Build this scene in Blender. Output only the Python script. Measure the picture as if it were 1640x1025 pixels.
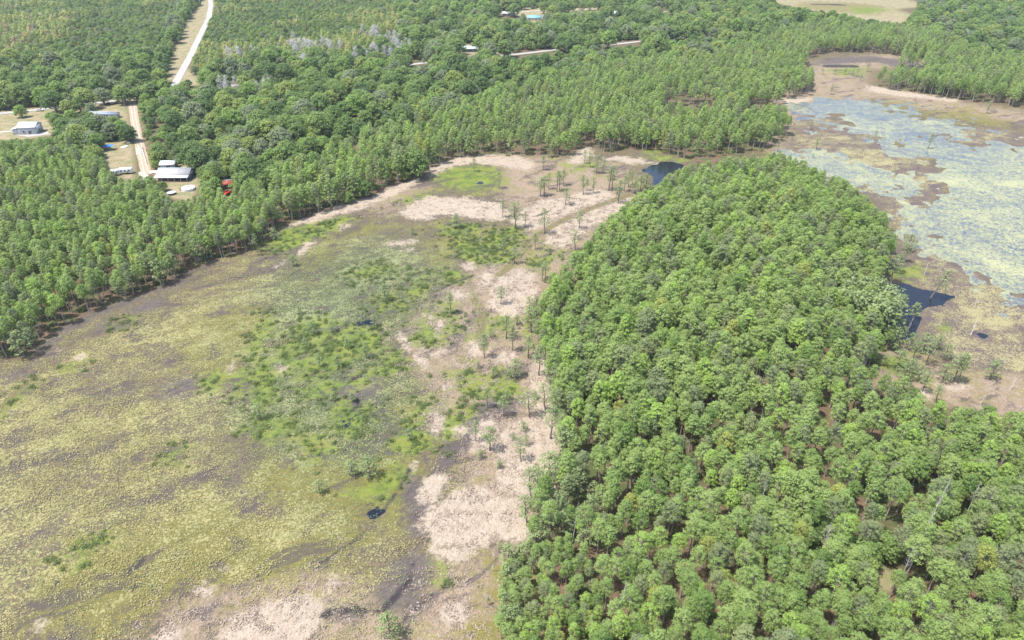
import bpy, math, random
import numpy as np
R = math.radians
rnd = random.Random(7)
rng = np.random.default_rng(11)
for o in list(bpy.data.objects):
    bpy.data.objects.remove(o)
scene = bpy.context.scene
COL = scene.collection

# ------------------------------------------------------------------ camera, sky, sun
H, PITCH, F = 120.0, 32.0, 1092.0
cam_d = bpy.data.cameras.new('camera')
cam = bpy.data.objects.new('camera', cam_d)
COL.objects.link(cam)
cam.location = (0, 0, H)
cam.rotation_euler = (R(90 - PITCH), 0, 0)
cam_d.sensor_width = 36
cam_d.lens = 36 * F / 1640
cam_d.clip_start = 1
cam_d.clip_end = 20000
scene.camera = cam

SUN_EL, SUN_AZ = 66.0, -112.0      # azimuth clockwise from +Y (the view direction)
world = bpy.data.worlds.new('World')
scene.world = world
world.use_nodes = True
wt = world.node_tree
for n in list(wt.nodes): wt.nodes.remove(n)
sky = wt.nodes.new('ShaderNodeTexSky'); sky.sky_type = 'NISHITA'; sky.sun_disc = False
sky.sun_elevation = R(SUN_EL); sky.sun_rotation = R(SUN_AZ); sky.dust_density = 2.0
bg = wt.nodes.new('ShaderNodeBackground'); bg.inputs[1].default_value = 0.15
wo = wt.nodes.new('ShaderNodeOutputWorld')
wt.links.new(sky.outputs[0], bg.inputs[0]); wt.links.new(bg.outputs[0], wo.inputs[0])
sd = bpy.data.lights.new('sun', 'SUN'); sd.energy = 3.4; sd.angle = R(0.6); sd.color = (1, 0.96, 0.9)
sun = bpy.data.objects.new('sun', sd); COL.objects.link(sun)
sun.rotation_euler = (R(90 - SUN_EL), 0, R(180 - SUN_AZ) )
scene.view_settings.view_transform = 'Standard'
scene.view_settings.look = 'None'
scene.view_settings.exposure = 1.2
scene.view_settings.gamma = 1

# ------------------------------------------------------------------ projection helpers
cp, sp = math.cos(R(PITCH)), math.sin(R(PITCH))
def G(px, py, z=0.0):
    "point of the ground seen at a place of the photograph"
    u = (np.asarray(px, float) - 820) / F; v = (512.5 - np.asarray(py, float)) / F
    dy = cp + sp * v; dz = -sp + cp * v
    dz = np.minimum(dz, -0.03)
    t = (z - H) / dz
    return u * t, dy * t
def P(x, y, z=0.0):
    dy = y; dz = z - H
    d = dy * cp - dz * sp
    v = (dy * sp + dz * cp) / d
    return 820 + F * x / d, 512.5 - F * v, F / d
def poly_w(poly):
    a = np.array(poly, float); x, y = G(a[:, 0], a[:, 1])
    return np.stack([x, y], 1)
def inside(poly, x, y):
    r = np.zeros(x.shape, bool); n = len(poly)
    for i in range(n):
        x0, y0 = poly[i]; x1, y1 = poly[(i + 1) % n]
        if y0 == y1: continue
        c = (y0 > y) != (y1 > y)
        r ^= c & (x < (x1 - x0) * (y - y0) / (y1 - y0) + x0)
    return r
def sdist(poly, x, y):
    d = np.full(x.shape, 1e9); n = len(poly)
    for i in range(n):
        a = poly[i]; b = poly[(i + 1) % n]; e = b - a
        L = max(float(e @ e), 1e-9)
        t = np.clip(((x - a[0]) * e[0] + (y - a[1]) * e[1]) / L, 0, 1)
        d = np.minimum(d, (x - a[0] - t * e[0]) ** 2 + (y - a[1] - t * e[1]) ** 2)
    d = np.sqrt(d)
    return np.where(inside(poly, x, y), d, -d)
NT = rng.random((256, 256))
def vnoise(x, y, s):
    x = x / s + 1000.3; y = y / s + 977.7
    xi = np.floor(x).astype(int); yi = np.floor(y).astype(int)
    fx = x - xi; fy = y - yi; fx = fx * fx * (3 - 2 * fx); fy = fy * fy * (3 - 2 * fy)
    g = lambda i, j: NT[i % 256, j % 256]
    return (g(xi, yi) * (1 - fx) + g(xi + 1, yi) * fx) * (1 - fy) + (g(xi, yi + 1) * (1 - fx) + g(xi + 1, yi + 1) * fx) * fy
def fbm(x, y, s):
    return (vnoise(x, y, s) + 0.5 * vnoise(x, y, s / 2.1) + 0.25 * vnoise(x, y, s / 4.3)) / 1.75

# ------------------------------------------------------------------ traced ground areas (photograph pixels)
FIELD = [(-220,640),(-60,600),(0,574),(30,576),(62,552),(92,528),(150,497),(200,478),(262,458),(282,442),(330,420),(400,400),(430,386),(426,376),
 (455,362),(490,350),(530,338),(575,322),(600,313),(640,292),(680,282),(712,259),(760,250),(860,254),(915,252),(932,236),(950,232),(970,247),(1005,240),(1050,243),
 (1105,258),(1088,274),(1068,284),(1060,300),(1036,302),(1022,312),(1004,332),(985,347),(962,362),(940,386),(905,416),(882,436),(866,460),(856,500),(858,560),
 (878,600),(884,640),(884,690),(892,740),(852,772),(840,848),(852,862),(820,882),(800,905),(795,1025),(770,1200),(-220,1200)]
LAKE = [(1248,160),(1300,152),(1306,112),(1284,96),(1330,83),(1430,88),(1492,100),(1482,108),(1440,104),(1386,112),(1386,136),(1440,147),(1540,162),(1640,174),(1860,200),
 (1860,740),(1640,662),(1600,655),(1558,650),(1515,648),(1470,628),(1440,606),(1402,594),(1400,575),(1424,560),(1452,544),(1440,520),(1442,496),(1424,470),(1404,452),(1432,428),(1441,390),(1420,350),
 (1396,326),(1372,302),(1330,280),(1290,262),(1242,246),(1232,236),(1252,222),(1286,207),(1280,190),(1256,172)]
OPENS = [FIELD, LAKE,
 [(1235,-60),(1500,-60),(1470,8),(1448,36),(1385,31),(1330,20),(1262,8),(1238,0)],
 [(325,-60),(345,-60),(341,16),(300,106),(322,134),(314,138),(296,118),(286,136),(272,134),(263,122),(300,30),(322,8)],
 [(0,178),(100,168),(215,155),(217,161),(100,175),(0,187)],[(-120,200),(0,181),(0,186),(-120,206)],
 [(205,165),(218,163),(236,252),(247,292),(262,314),(276,318),(306,322),(318,298),(312,266),(262,262),(246,276),(226,292),(214,268),(214,250)],
 [(-60,190),(60,180),(78,190),(82,216),(20,224),(-60,226)],
 [(142,176),(200,170),(204,205),(190,190),(150,188)],
 [(160,232),(205,226),(212,258),(165,262)],
 [(176,268),(214,264),(216,280),(180,284)],
 [(350,288),(374,290),(370,318),(356,318)],
 [(734,70),(766,70),(766,86),(736,88)],[(794,78),(818,76),(818,84),(794,88)],
 [(655,100),(682,98),(682,105),(655,108)],[(822,84),(860,80),(914,75),(914,80),(862,87),(822,92)],[(963,68),(1028,63),(1028,70),(963,77)],[(1078,58),(1102,56),(1102,61),(1078,64)],
 [(1134,54),(1146,53),(1146,59),(1134,59)],[(830,16),(876,14),(876,20),(830,22)],[(902,13),(958,11),(958,16),(902,18)],[(798,18),(830,18),(830,27),(798,27)],[(842,22),(870,22),(870,34),(842,34)],
 [(978,16),(998,16),(998,26),(978,27)],[(340,136),(395,132),(400,137),(345,142)],[(1174,42),(1188,42),(1188,50),(1174,50)],[(1040,5),(1076,16),(1072,26),(1060,14),(1040,10)],
 [(1395,915),(1412,905),(1438,925),(1430,948),(1405,945)],[(1066,156),(1140,156),(1140,162),(1066,162)],[(590,160),(606,156),(606,166),(590,168)]]
SAND = [[(670,840),(680,822),(705,800),(740,784),(775,780),(800,790),(830,800),(860,858),(840,868),(800,865),(775,876),(740,900),(715,901),(695,885),(690,865)],
 [(790,785),(800,750),(790,735),(800,700),(815,678),(850,666),(888,668),(895,700),(900,745),(885,790),(862,800),(835,806)],
 [(680,770),(700,757),(718,765),(708,790),(690,808),(672,800)],[(685,692),(688,665),(700,657),(710,668),(711,690),(697,696)],[(752,702),(760,680),(790,670),(802,684),(786,726),(755,723)],
 [(340,1040),(370,990),(430,965),(490,953),(512,968),(514,1000),(490,1040)],[(515,935),(535,925),(548,933),(530,950)],[(235,1040),(255,1005),(275,998),(292,1008),(280,1040)],[(54,1005),(68,994),(66,1012),(58,1016)],[(310,948),(325,940),(342,944),(335,956)],
 [(848,590),(864,560),(878,580),(880,620),(892,670),(862,672),(845,645)],[(778,492),(785,462),(806,438),(832,430),(858,438),(860,470),(842,500),(822,512),(798,502)],
 [(760,548),(775,538),(786,560),(775,573),(755,571),(748,556)],[(783,577),(808,562),(828,566),(826,588),(800,582)],[(770,440),(790,428),(788,450),(768,466)],[(716,462),(742,463),(750,478),(730,481)],
 [(636,342),(665,322),(690,314),(715,316),(760,318),(800,326),(824,345),(800,352),(770,352),(730,346),(700,346),(680,354),(664,352)],
 [(838,336),(870,320),(905,316),(950,302),(984,310),(984,318),(940,332),(905,346),(872,362),(850,370),(818,356)],
 [(876,368),(918,352),(960,330),(1014,316),(1004,336),(962,354),(934,374),(904,398),(876,390)],
 [(452,366),(500,345),(530,333),(570,318),(600,314),(625,300),(672,282),(680,288),(640,307),(610,322),(580,335),(540,346),(490,358)],
 [(682,272),(705,262),(730,252),(760,249),(830,250),(856,262),(846,274),(806,266),(760,262),(720,268),(690,284)],[(908,260),(925,241),(945,234),(947,250),(925,264)],
 [(475,408),(480,396),(495,389),(509,386),(494,397),(482,410)],[(438,426),(452,419),(456,422),(442,429)],[(546,363),(553,359),(560,361),(556,365),(548,366)],
 [(620,393),(645,384),(668,386),(646,394)],[(642,398),(664,398),(666,404),(650,402)],[(636,530),(645,532),(652,548),(662,560),(656,566),(640,546)],[(660,566),(672,562),(684,584),(680,592),(670,578)],
 [(688,568),(705,560),(720,562),(704,574)],[(442,584),(450,583),(458,590),(450,593)],[(366,588),(374,576),(377,585),(372,596)],[(116,576),(130,569),(136,572),(124,578)],[(88,566),(94,558),(98,563),(92,568)],
 [(704,985),(715,965),(740,958),(748,980),(738,1000),(715,1008)],[(655,748),(662,738),(671,737),(668,750)],[(728,686),(745,682),(750,690),(735,700)],[(711,614),(724,610),(726,618),(713,622)],
 [(700,540),(716,519),(706,514),(690,518)],[(735,422),(756,420),(760,430),(745,436)],[(965,255),(1000,250),(1060,262),(1010,262)],[(680,505),(700,508),(690,512)],
 [(1462,630),(1480,622),(1490,632),(1482,642),(1465,642)],[(1500,618),(1540,612),(1560,620),(1530,630)],[(1245,158),(1300,156),(1296,162),(1262,168)],[(1386,136),(1460,148),(1540,160),(1530,164),(1440,154),(1390,146)]]
TAN = [[(470,1200),(500,1000),(520,955),(560,930),(600,950),(660,990),(700,900),(760,895),(800,870),(845,850),(900,880),(860,1200)],
 [(700,850),(740,760),(730,700),(690,640),(650,570),(640,510),(700,470),(760,420),(830,370),(900,340),(1000,330),(1010,345),(900,440),(860,500),(885,600),(900,760),(860,850),(780,870)],
 [(800,250),(860,250),(1000,262),(1020,310),(980,320),(860,345),(810,330),(800,300)],[(580,330),(640,300),(700,262),(720,270),(660,320),(620,345)],
 [(1400,560),(1450,540),(1520,600),(1640,590),(1860,640),(1860,760),(1640,680),(1400,620)],[(1250,150),(1300,100),(1420,85),(1500,100),(1390,112),(1386,140),(1640,178),(1860,200),(1860,235),(1640,200),(1500,182),(1400,160),(1300,168),(1286,180),(1340,225),(1250,250),(1225,235)],
 [(270,960),(420,930),(520,900),(560,930),(480,1040),(250,1040)]]
MUD = [[(56,566),(92,530),(150,500),(230,470),(300,445),(300,452),(240,474),(160,506),(110,534),(70,566)],[(200,500),(240,480),(250,470),(258,480),(235,505)],[(150,520),(180,510),(190,520),(160,532)],
 [(600,950),(625,900),(650,880),(672,880),(690,900),(690,930),(660,960),(640,980),(610,985)],[(520,985),(560,965),(600,970),(590,990),(540,1000)],[(650,960),(690,950),(700,965),(670,985),(650,1000)],
 [(640,760),(660,750),(700,830),(680,860),(660,860)],[(710,560),(740,520),(760,490),(765,510),(745,545),(715,570)],[(260,620),(300,600),(330,610),(300,640),(260,640)],
 [(1295,103),(1340,92),(1400,90),(1460,98),(1490,108),(1440,108),(1400,100),(1330,104)],[(1425,400),(1440,392),(1455,400),(1465,420),(1440,432),(1420,425)],
 [(540,560),(560,590),(610,600),(600,640),(560,690),(540,650)],[(860,630),(700,760),(720,700),(760,640)],[(330,1000),(350,960),(300,985)],[(0,600),(60,580),(40,600),(0,625)]]
GREEN = [[(1330,112),(1370,106),(1385,112),(1370,122),(1340,120)],[(1360,12),(1420,12),(1410,20),(1370,22)],[(380,640),(400,610),(392,585),(372,600)],[(395,560),(405,530),(430,505),(440,520),(430,545),(410,575)],[(470,620),(520,612),(600,590),(640,560),(655,590),(620,600),(560,620),(500,640)],[(600,480),(640,470),(680,440),(690,450),(650,490),(610,500)],[(560,440),(600,420),(640,430),(600,450)],[(720,600),(750,580),(770,600),(740,640)],[(700,680),(740,650),(760,660),(740,690),(715,720)],[(840,420),(870,405),(900,400),(880,425),(850,440)],[(860,395),(900,380),(930,372),(920,385),(880,398)],[(770,600),(775,640),(750,650),(745,620)],[(830,740),(860,735),(870,745),(840,752)],[(320,610),(350,590),(365,610),(335,630)],[(620,700),(650,680),(660,700),(640,730)],[(470,700),(520,690),(540,720),(500,740)],[(440,585),(452,540),(478,515),(520,505),(560,520),(600,530),(620,548),(600,570),(560,585),(530,605),(500,612),(470,606)],[(393,690),(408,668),(430,662),(484,668),(490,684),(440,706),(402,706)],
 [(706,364),(730,354),(768,362),(776,372),(742,384),(712,374)],[(726,402),(740,386),(800,368),(842,358),(848,388),(830,412),(790,428),(750,424)],[(424,396),(438,372),(480,360),(540,346),(570,348),(540,368),(500,386),(474,404),(430,404)],
 [(634,324),(668,312),(700,310),(690,320),(650,328)],[(690,280),(720,266),(760,262),(800,272),(806,296),(760,308),(710,300)],[(650,548),(664,522),(690,500),(720,488),(738,520),(700,556),(668,560)],
 [(780,612),(800,586),(826,588),(838,600),(834,638),(800,642),(782,632)],[(0,655),(30,626),(58,604),(62,612),(24,652),(0,672)],[(96,590),(130,574),(142,574),(128,588),(104,598)],[(184,520),(210,508),(222,512),(205,526),(190,530)],
 [(560,790),(600,775),(640,740),(655,760),(620,795),(585,800)],[(400,600),(420,570),(440,575),(450,610),(430,660),(400,650)],[(250,745),(275,712),(300,715),(290,748)],[(100,890),(130,866),(170,850),(175,868),(130,895)],
 [(120,905),(150,880),(140,905),(110,915)],[(700,440),(730,430),(750,440),(720,456)],[(770,500),(786,502),(780,540),(766,545)],[(840,470),(855,470),(852,560),(838,560)],[(1400,580),(1440,560),(1470,580),(1460,610),(1420,600)],
 [(1430,430),(1470,425),(1478,440),(1450,452),(1425,446)],[(1500,522),(1518,516),(1528,524),(1512,532)],[(750,530),(790,510),(830,470),(830,520),(790,530),(770,560)],
 [(640,700),(670,650),(690,650),(685,720),(660,730)],[(895,258),(920,264),(940,258),(960,268),(920,275)],[(700,910),(720,890),(714,930),(700,935)],[(1040,243),(1060,248),(1100,258),(1040,256)],[(545,640),(600,655),(590,690),(550,700),(530,670)]]
OLIVE = [[(400,790),(430,735),(520,740),(600,735),(660,720),(665,800),(640,840),(560,850),(480,830)],[(1270,8),(1300,2),(1400,6),(1430,14),(1400,24),(1340,20),(1290,14)],[(80,900),(200,840),(330,800),(480,830),(600,840),(560,900),(420,930),(300,950),(180,1000),(40,1020)],[(700,370),(740,380),(720,420),(690,430)],[(280,520),(400,480),(430,510),(380,600),(280,590)],[(480,400),(560,365),(620,360),(560,390),(500,425)],
 [(990,318),(930,344),(880,370),(852,388),(820,424),(840,412),(880,384),(940,350),(990,328)],[(1420,225),(1470,200),(1500,195),(1440,230)],[(1408,160),(1440,165),(1500,184),(1490,188),(1440,180)],[(1490,178),(1540,172),(1620,198),(1600,206),(1540,194)],
 [(640,640),(690,640),(680,760),(640,790)],[(780,900),(860,900),(850,1100),(760,1100)]]
COOL = [[(410,480),(470,410),(560,372),(700,392),(742,430),(700,500),(640,540),(650,600),(690,640),(680,700),(640,770),(560,800),(430,745),(380,680),(390,560)]]
PADS = [[(-200,640),(60,575),(130,530),(280,460),(430,410),(470,430),(420,500),(400,600),(380,700),(430,760),(500,830),(420,900),(330,930),(200,960),(60,1020),(-200,1200)],
 [(410,480),(470,410),(560,372),(700,392),(742,430),(700,500),(640,540),(650,600),(690,640),(680,700),(640,770),(560,800),(430,745),(380,680),(390,560)],
 [(560,890),(620,830),(680,860),(700,930),(640,1000),(520,1000)],[(690,760),(720,700),(760,730),(740,790),(700,800)],[(720,560),(780,540),(770,620),(700,640)],[(470,940),(540,880),(600,830),(610,850),(560,900),(490,960)],
 [(1000,290),(1040,262),(1050,280),(1040,305),(1010,305)]]
LVEG = [[(1270,195),(1300,175),(1340,190),(1400,225),(1460,245),(1500,262),(1524,290),(1500,330),(1530,350),(1500,372),(1540,420),(1600,455),(1700,500),(1860,560),(1860,640),(1640,600),(1560,590),(1480,560),(1440,470),(1440,380),(1400,320),(1330,278),(1250,245),(1260,215)],
 [(1500,205),(1600,204),(1650,220),(1640,240),(1560,238),(1515,222)]]
WATER = [[(1285,172),(1330,163),(1400,162),(1450,175),(1490,190),(1520,200),(1500,205),(1510,222),(1560,238),(1650,242),(1880,250),(1880,590),(1640,490),(1580,448),(1540,424),(1500,382),(1462,346),(1500,332),(1524,290),(1500,262),(1462,246),(1420,230),(1372,211),(1340,190),(1290,183)],
 [(1266,250),(1310,250),(1350,262),(1412,278),(1436,300),(1400,300),(1340,282)]]
POOLS = [[(1420,450),(1450,455),(1478,464),(1502,468),(1530,475),(1502,486),(1480,493),(1472,516),(1458,546),(1434,540),(1434,500),(1418,480)],[(1562,534),(1572,533),(1583,537),(1576,540)],
 [(1030,272),(1046,264),(1068,259),(1092,264),(1084,274),(1066,282),(1056,298),(1046,294),(1052,280)],[(591,822),(601,816),(615,818),(614,824),(600,827)],[(572,517),(594,511),(598,517),(576,522)],[(553,676),(559,680),(562,688),(556,688)],[(762,293),(770,290),(778,294),(768,297)]]
VERGE = [[(322,-20),(345,-20),(341,16),(300,108),(324,134),(312,138),(262,126),(300,30)],[(-60,184),(215,158),(236,250),(262,315),(306,323),(320,296),(314,262),(262,258),(240,262),(222,170)],[(-60,184),(206,162),(206,212),(100,214),(20,226),(-60,226)],[(160,215),(214,215),(216,300),(165,264)],[(725,68),(770,68),(770,90),(730,90)],[(790,74),(820,74),(820,90),(790,90)],[(1400,-60),(1235,-60),(1238,4),(1330,22),(1385,33),(1450,38),(1500,-60)],[(830,10),(960,8),(960,34),(830,36)],[(1395,915),(1412,905),(1438,925),(1430,948),(1405,945)]]

# ------------------------------------------------------------------ node helpers
class NB:
    def __init__(s, name):
        s.m = bpy.data.materials.new(name); s.m.use_nodes = True; s.t = s.m.node_tree
        for n in list(s.t.nodes): s.t.nodes.remove(n)
        s.out = s.t.nodes.new('ShaderNodeOutputMaterial')
    def n(s, kind, **kw):
        x = s.t.nodes.new(kind)
        for k, v in kw.items(): setattr(x, k, v)
        return x
    def set(s, sock, v):
        if isinstance(v, bpy.types.NodeSocket): s.t.links.new(v, sock)
        elif isinstance(v, (tuple, list)) and len(v) == 3 and sock.type == 'RGBA': sock.default_value = (*v, 1)
        else: sock.default_value = v
    def math(s, op, a, b=0.0, c=None, clamp=False):
        x = s.n('ShaderNodeMath', operation=op, use_clamp=clamp); s.set(x.inputs[0], a); s.set(x.inputs[1], b)
        if c is not None: s.set(x.inputs[2], c)
        return x.outputs[0]
    def mix(s, f, a, b, mode='MIX'):
        x = s.n('ShaderNodeMix', data_type='RGBA', blend_type=mode); s.set(x.inputs[0], f); s.set(x.inputs[6], a); s.set(x.inputs[7], b)
        return x.outputs[2]
    def noise(s, vec, scale, detail=3, rough=0.6, dist=0.0):
        x = s.n('ShaderNodeTexNoise'); s.set(x.inputs['Vector'], vec); x.inputs['Scale'].default_value = scale
        x.inputs['Detail'].default_value = detail; x.inputs['Roughness'].default_value = rough; x.inputs['Distortion'].default_value = dist
        return x.outputs[0]
    def vor(s, vec, scale, rnd_=1.0):
        x = s.n('ShaderNodeTexVoronoi'); s.set(x.inputs['Vector'], vec); x.inputs['Scale'].default_value = scale; x.inputs['Randomness'].default_value = rnd_
        return x
    def ramp(s, f, a, b, c0=0.0, c1=1.0):
        x = s.n('ShaderNodeMapRange', interpolation_type='SMOOTHSTEP'); s.set(x.inputs[0], f)
        for i, v in zip((1, 2, 3, 4), (a, b, c0, c1)): s.set(x.inputs[i], v)
        return x.outputs[0]
    def attr(s, name):
        x = s.n('ShaderNodeAttribute', attribute_name=name); return x.outputs['Fac']
    def scalev(s, vec, sc):
        x = s.n('ShaderNodeVectorMath', operation='MULTIPLY'); s.set(x.inputs[0], vec); x.inputs[1].default_value = sc; return x.outputs[0]
    def princ(s, col, rough=0.9, normal=None, spec=0.2, metal=0.0):
        x = s.n('ShaderNodeBsdfPrincipled'); s.set(x.inputs['Base Color'], col); s.set(x.inputs['Roughness'], rough)
        s.set(x.inputs['Specular IOR Level'], spec); s.set(x.inputs['Metallic'], metal)
        if normal is not None: s.set(x.inputs['Normal'], normal)
        return x.outputs[0]
    def bump(s, h, strength=0.5, dist=0.2):
        x = s.n('ShaderNodeBump'); s.set(x.inputs['Height'], h); x.inputs['Strength'].default_value = strength; x.inputs['Distance'].default_value = dist
        return x.outputs[0]
    def end(s, sh): s.t.links.new(sh, s.out.inputs[0]); return s.m

def ground_material():
    b = NB('ground_cover')
    pos = b.n('ShaderNodeNewGeometry').outputs['Position']
    nL = b.noise(pos, 0.035, 4); nM = b.noise(pos, 0.17, 5, 0.65); nS = b.noise(pos, 0.9, 5, 0.7); nF = b.noise(pos, 3.2, 4, 0.7)
    fib = b.noise(b.scalev(pos, (1.0, 0.35, 1.0)), 2.2, 5, 0.75, 1.4)
    edge = b.math('ADD', b.math('MULTIPLY', nM, 0.55), b.math('MULTIPLY', nS, 0.45))
    def mask(name, amp=1.3, k=5.0):
        a = b.attr(name)
        v = b.math('ADD', a, b.math('MULTIPLY', b.math('SUBTRACT', edge, 0.5), amp))
        return b.math('MULTIPLY', b.math('ADD', b.math('MULTIPLY', b.math('SUBTRACT', v, 0.5), k), 0.5, clamp=True), b.ramp(a, 0.0, 0.08))
    # woodland floor
    litter = b.mix(b.ramp(nS, 0.35, 0.65), (0.20, 0.125, 0.08), (0.10, 0.075, 0.05))
    c = b.mix(b.ramp(nM, 0.42, 0.62), litter, (0.075, 0.10, 0.035))
    # open marsh
    marsh = b.mix(b.ramp(nM, 0.3, 0.7), (0.09, 0.077, 0.068), (0.125, 0.112, 0.048))
    marsh = b.mix(b.ramp(nS, 0.4, 0.7), marsh, (0.20, 0.15, 0.09))
    c = b.mix(mask('field', 0.6), c, marsh)
    tan = b.mix(b.ramp(fib, 0.35, 0.68), (0.20, 0.15, 0.10), (0.37, 0.285, 0.215))
    tan = b.mix(b.ramp(nM, 0.45, 0.65, 0, 0.6), tan, (0.17, 0.15, 0.055))
    c = b.mix(mask('tan', 1.8, 3), c, tan)
    cool = b.mix(b.ramp(nS, 0.35, 0.65), (0.075, 0.072, 0.06), (0.08, 0.115, 0.035))
    c = b.mix(b.math('MULTIPLY', mask('cool', 1.6, 3), 0.8), c, cool)
    olive = b.mix(b.ramp(nS, 0.3, 0.7), (0.12, 0.125, 0.03), (0.21, 0.18, 0.05))
    c = b.mix(b.math('MULTIPLY', mask('olive', 1.8, 4), 0.8), c, olive)
    mud = b.mix(b.ramp(nS, 0.3, 0.7), (0.085, 0.075, 0.072), (0.15, 0.12, 0.10))
    c = b.mix(mask('mud', 1.9, 5), c, mud)
    verge = b.mix(b.ramp(nM, 0.35, 0.65), (0.33, 0.26, 0.17), (0.20, 0.20, 0.09))
    c = b.mix(b.math('MULTIPLY', mask('verge', 0.7, 4), b.math('SUBTRACT', 1.0, b.math('MULTIPLY', mask('olive', 1.8, 4), 0.7))), c, verge)
    lv = b.mix(b.ramp(nM, 0.35, 0.62), (0.115, 0.09, 0.088), (0.15, 0.118, 0.085))
    c = b.mix(mask('lveg', 1.3, 4), c, lv)
    green = b.mix(b.ramp(nS, 0.35, 0.66), (0.075, 0.115, 0.025), (0.15, 0.21, 0.035))
    green = b.mix(b.ramp(nM, 0.45, 0.6, 0, 0.6), green, (0.17, 0.30, 0.025))
    green = b.mix(b.ramp(nM, 0.42, 0.66, 0, 0.8), green, (0.20, 0.19, 0.05))
    c = b.mix(b.math('MULTIPLY', mask('green', 2.2, 4), b.ramp(nF, 0.25, 0.55, 0.55, 1.0)), c, green)
    rot = b.n('ShaderNodeVectorRotate', rotation_type='Z_AXIS'); b.set(rot.inputs['Vector'], pos); rot.inputs['Angle'].default_value = -0.6
    nP = b.noise(b.scalev(rot.outputs[0], (0.45, 1.0, 1.0)), 0.11, 5, 0.72, 0.6)
    infield = b.math('MULTIPLY', b.attr('field'), b.math('SUBTRACT', 1.0, b.attr('lveg')))
    c = b.mix(b.math('MULTIPLY', b.ramp(nP, 0.53, 0.62, 0, 0.75), infield), c, (0.085, 0.07, 0.068))
    c = b.mix(b.math('MULTIPLY', b.ramp(nP, 0.40, 0.32, 0, 0.6), infield), c, (0.19, 0.16, 0.045))
    # floating pads
    v1 = b.vor(pos, 1.9); v2 = b.vor(pos, 3.6)
    pc = b.mix(v1.outputs['Color'], (0.5, 0.5, 0.2), (0.42, 0.47, 0.22))
    sep = b.n('ShaderNodeSeparateColor'); b.set(sep.inputs[0], v1.outputs['Color'])
    padcol = b.mix(sep.outputs[0], (0.35, 0.305, 0.145), (0.19, 0.19, 0.075))
    padcol = b.mix(b.math('MULTIPLY', b.attr('cool'), 0.75), padcol, (0.20, 0.24, 0.12))
    padcol = b.mix(b.math('MULTIPLY', b.attr('lveg'), 0.8), padcol, (0.31, 0.275, 0.15))
    pm = b.math('ADD', b.math('MAXIMUM', b.math('MULTIPLY', b.attr('pads'), 0.28), b.math('MULTIPLY', b.attr('lveg'), 0.25)), b.math('MULTIPLY', b.attr('field'), 0.10))
    st = b.noise(b.scalev(pos, (0.35, 1.0, 1.0)), 0.5, 4, 0.7, 0.8)
    pm = b.math('ADD', pm, b.math('MULTIPLY', b.math('SUBTRACT', st, 0.5), 0.5))
    pm = b.math('ADD', pm, b.math('MULTIPLY', b.math('SUBTRACT', nL, 0.5), 0.9))
    pm = b.math('SUBTRACT', pm, b.math('MULTIPLY', b.math('SUBTRACT', nP, 0.5), 1.1))
    pm = b.math('SUBTRACT', pm, b.math('MULTIPLY', b.attr('mud'), 0.22))
    dens = b.math('ADD', pm, b.math('MULTIPLY', b.math('SUBTRACT', nM, 0.5), 0.8))
    isp = b.math('LESS_THAN', v1.outputs['Distance'], b.math('MULTIPLY', dens, 1.25))
    isp2 = b.math('LESS_THAN', v2.outputs['Distance'], b.math('MULTIPLY', dens, 1.0))
    isp = b.math('MAXIMUM', isp, b.math('MULTIPLY', isp2, 0.7))
    isp = b.math('MULTIPLY', isp, b.math('SUBTRACT', 1.0, b.math('MULTIPLY', mask('green', 1.5, 5), 0.75)))
    c = b.mix(isp, c, padcol)
    sand = b.mix(b.ramp(fib, 0.34, 0.62), (0.29, 0.23, 0.17), (0.44, 0.365, 0.285))
    sand = b.mix(b.ramp(nF, 0.6, 0.85, 0, 0.4), sand, (0.30, 0.24, 0.17))
    sm = b.math('MULTIPLY', mask('sand', 2.0, 4), b.ramp(b.noise(b.scalev(rot.outputs[0], (0.5, 1.2, 1)), 0.45, 5, 0.7, 1.0), 0.34, 0.46, 0.35, 1.0))
    c = b.mix(sm, c, sand)
    hgt = b.math('ADD', b.math('MULTIPLY', fib, 0.6), b.math('ADD', nS, b.math('MULTIPLY', isp, 0.5)))
    c = b.mix(b.math('MULTIPLY', mask('trail', 0.5, 4), 0.9), c, b.mix(b.ramp(nS, 0.4, 0.6), (0.17, 0.17, 0.05), (0.14, 0.11, 0.075)))
    c = b.mix(b.math('MULTIPLY', mask('crack', 2.6, 3), b.math('SUBTRACT', 1.0, b.math('MULTIPLY', isp, 0.9))), c, (0.045, 0.04, 0.042))
    c = b.mix(1.0, c, (0.80, 0.80, 0.80), 'MULTIPLY')
    return b.end(b.princ(c, 0.95, b.bump(hgt, 0.7, 0.35), 0.15))

# ------------------------------------------------------------------ mesh helpers
def new_mesh(name, verts, faces, mats=(), mi=None, smooth=False):
    me = bpy.data.meshes.new(name)
    verts = np.asarray(verts, np.float32)
    if isinstance(faces, np.ndarray):
        k = faces.shape[1]
        me.vertices.add(len(verts)); me.vertices.foreach_set('co', verts.ravel())
        me.loops.add(faces.size); me.loops.foreach_set('vertex_index', faces.astype(np.int32).ravel())
        me.polygons.add(len(faces)); me.polygons.foreach_set('loop_start', np.arange(0, faces.size, k, dtype=np.int32))
        me.polygons.foreach_set('loop_total', np.full(len(faces), k, np.int32))
        me.update(calc_edges=True)
    else:
        me.from_pydata([tuple(map(float, v)) for v in verts], [], faces); me.update()
    for m in mats: me.materials.append(m)
    if mi is not None: me.polygons.foreach_set('material_index', np.asarray(mi, np.int32))
    if smooth: me.polygons.foreach_set('use_smooth', np.ones(len(me.polygons), bool))
    return me
def link(name, me, parent=None, loc=None, rz=0.0):
    o = bpy.data.objects.new(name, me); COL.objects.link(o)
    if parent is not None: o.parent = parent
    if loc is not None: o.location = loc
    if rz: o.rotation_euler = (0, 0, rz)
    return o
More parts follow.
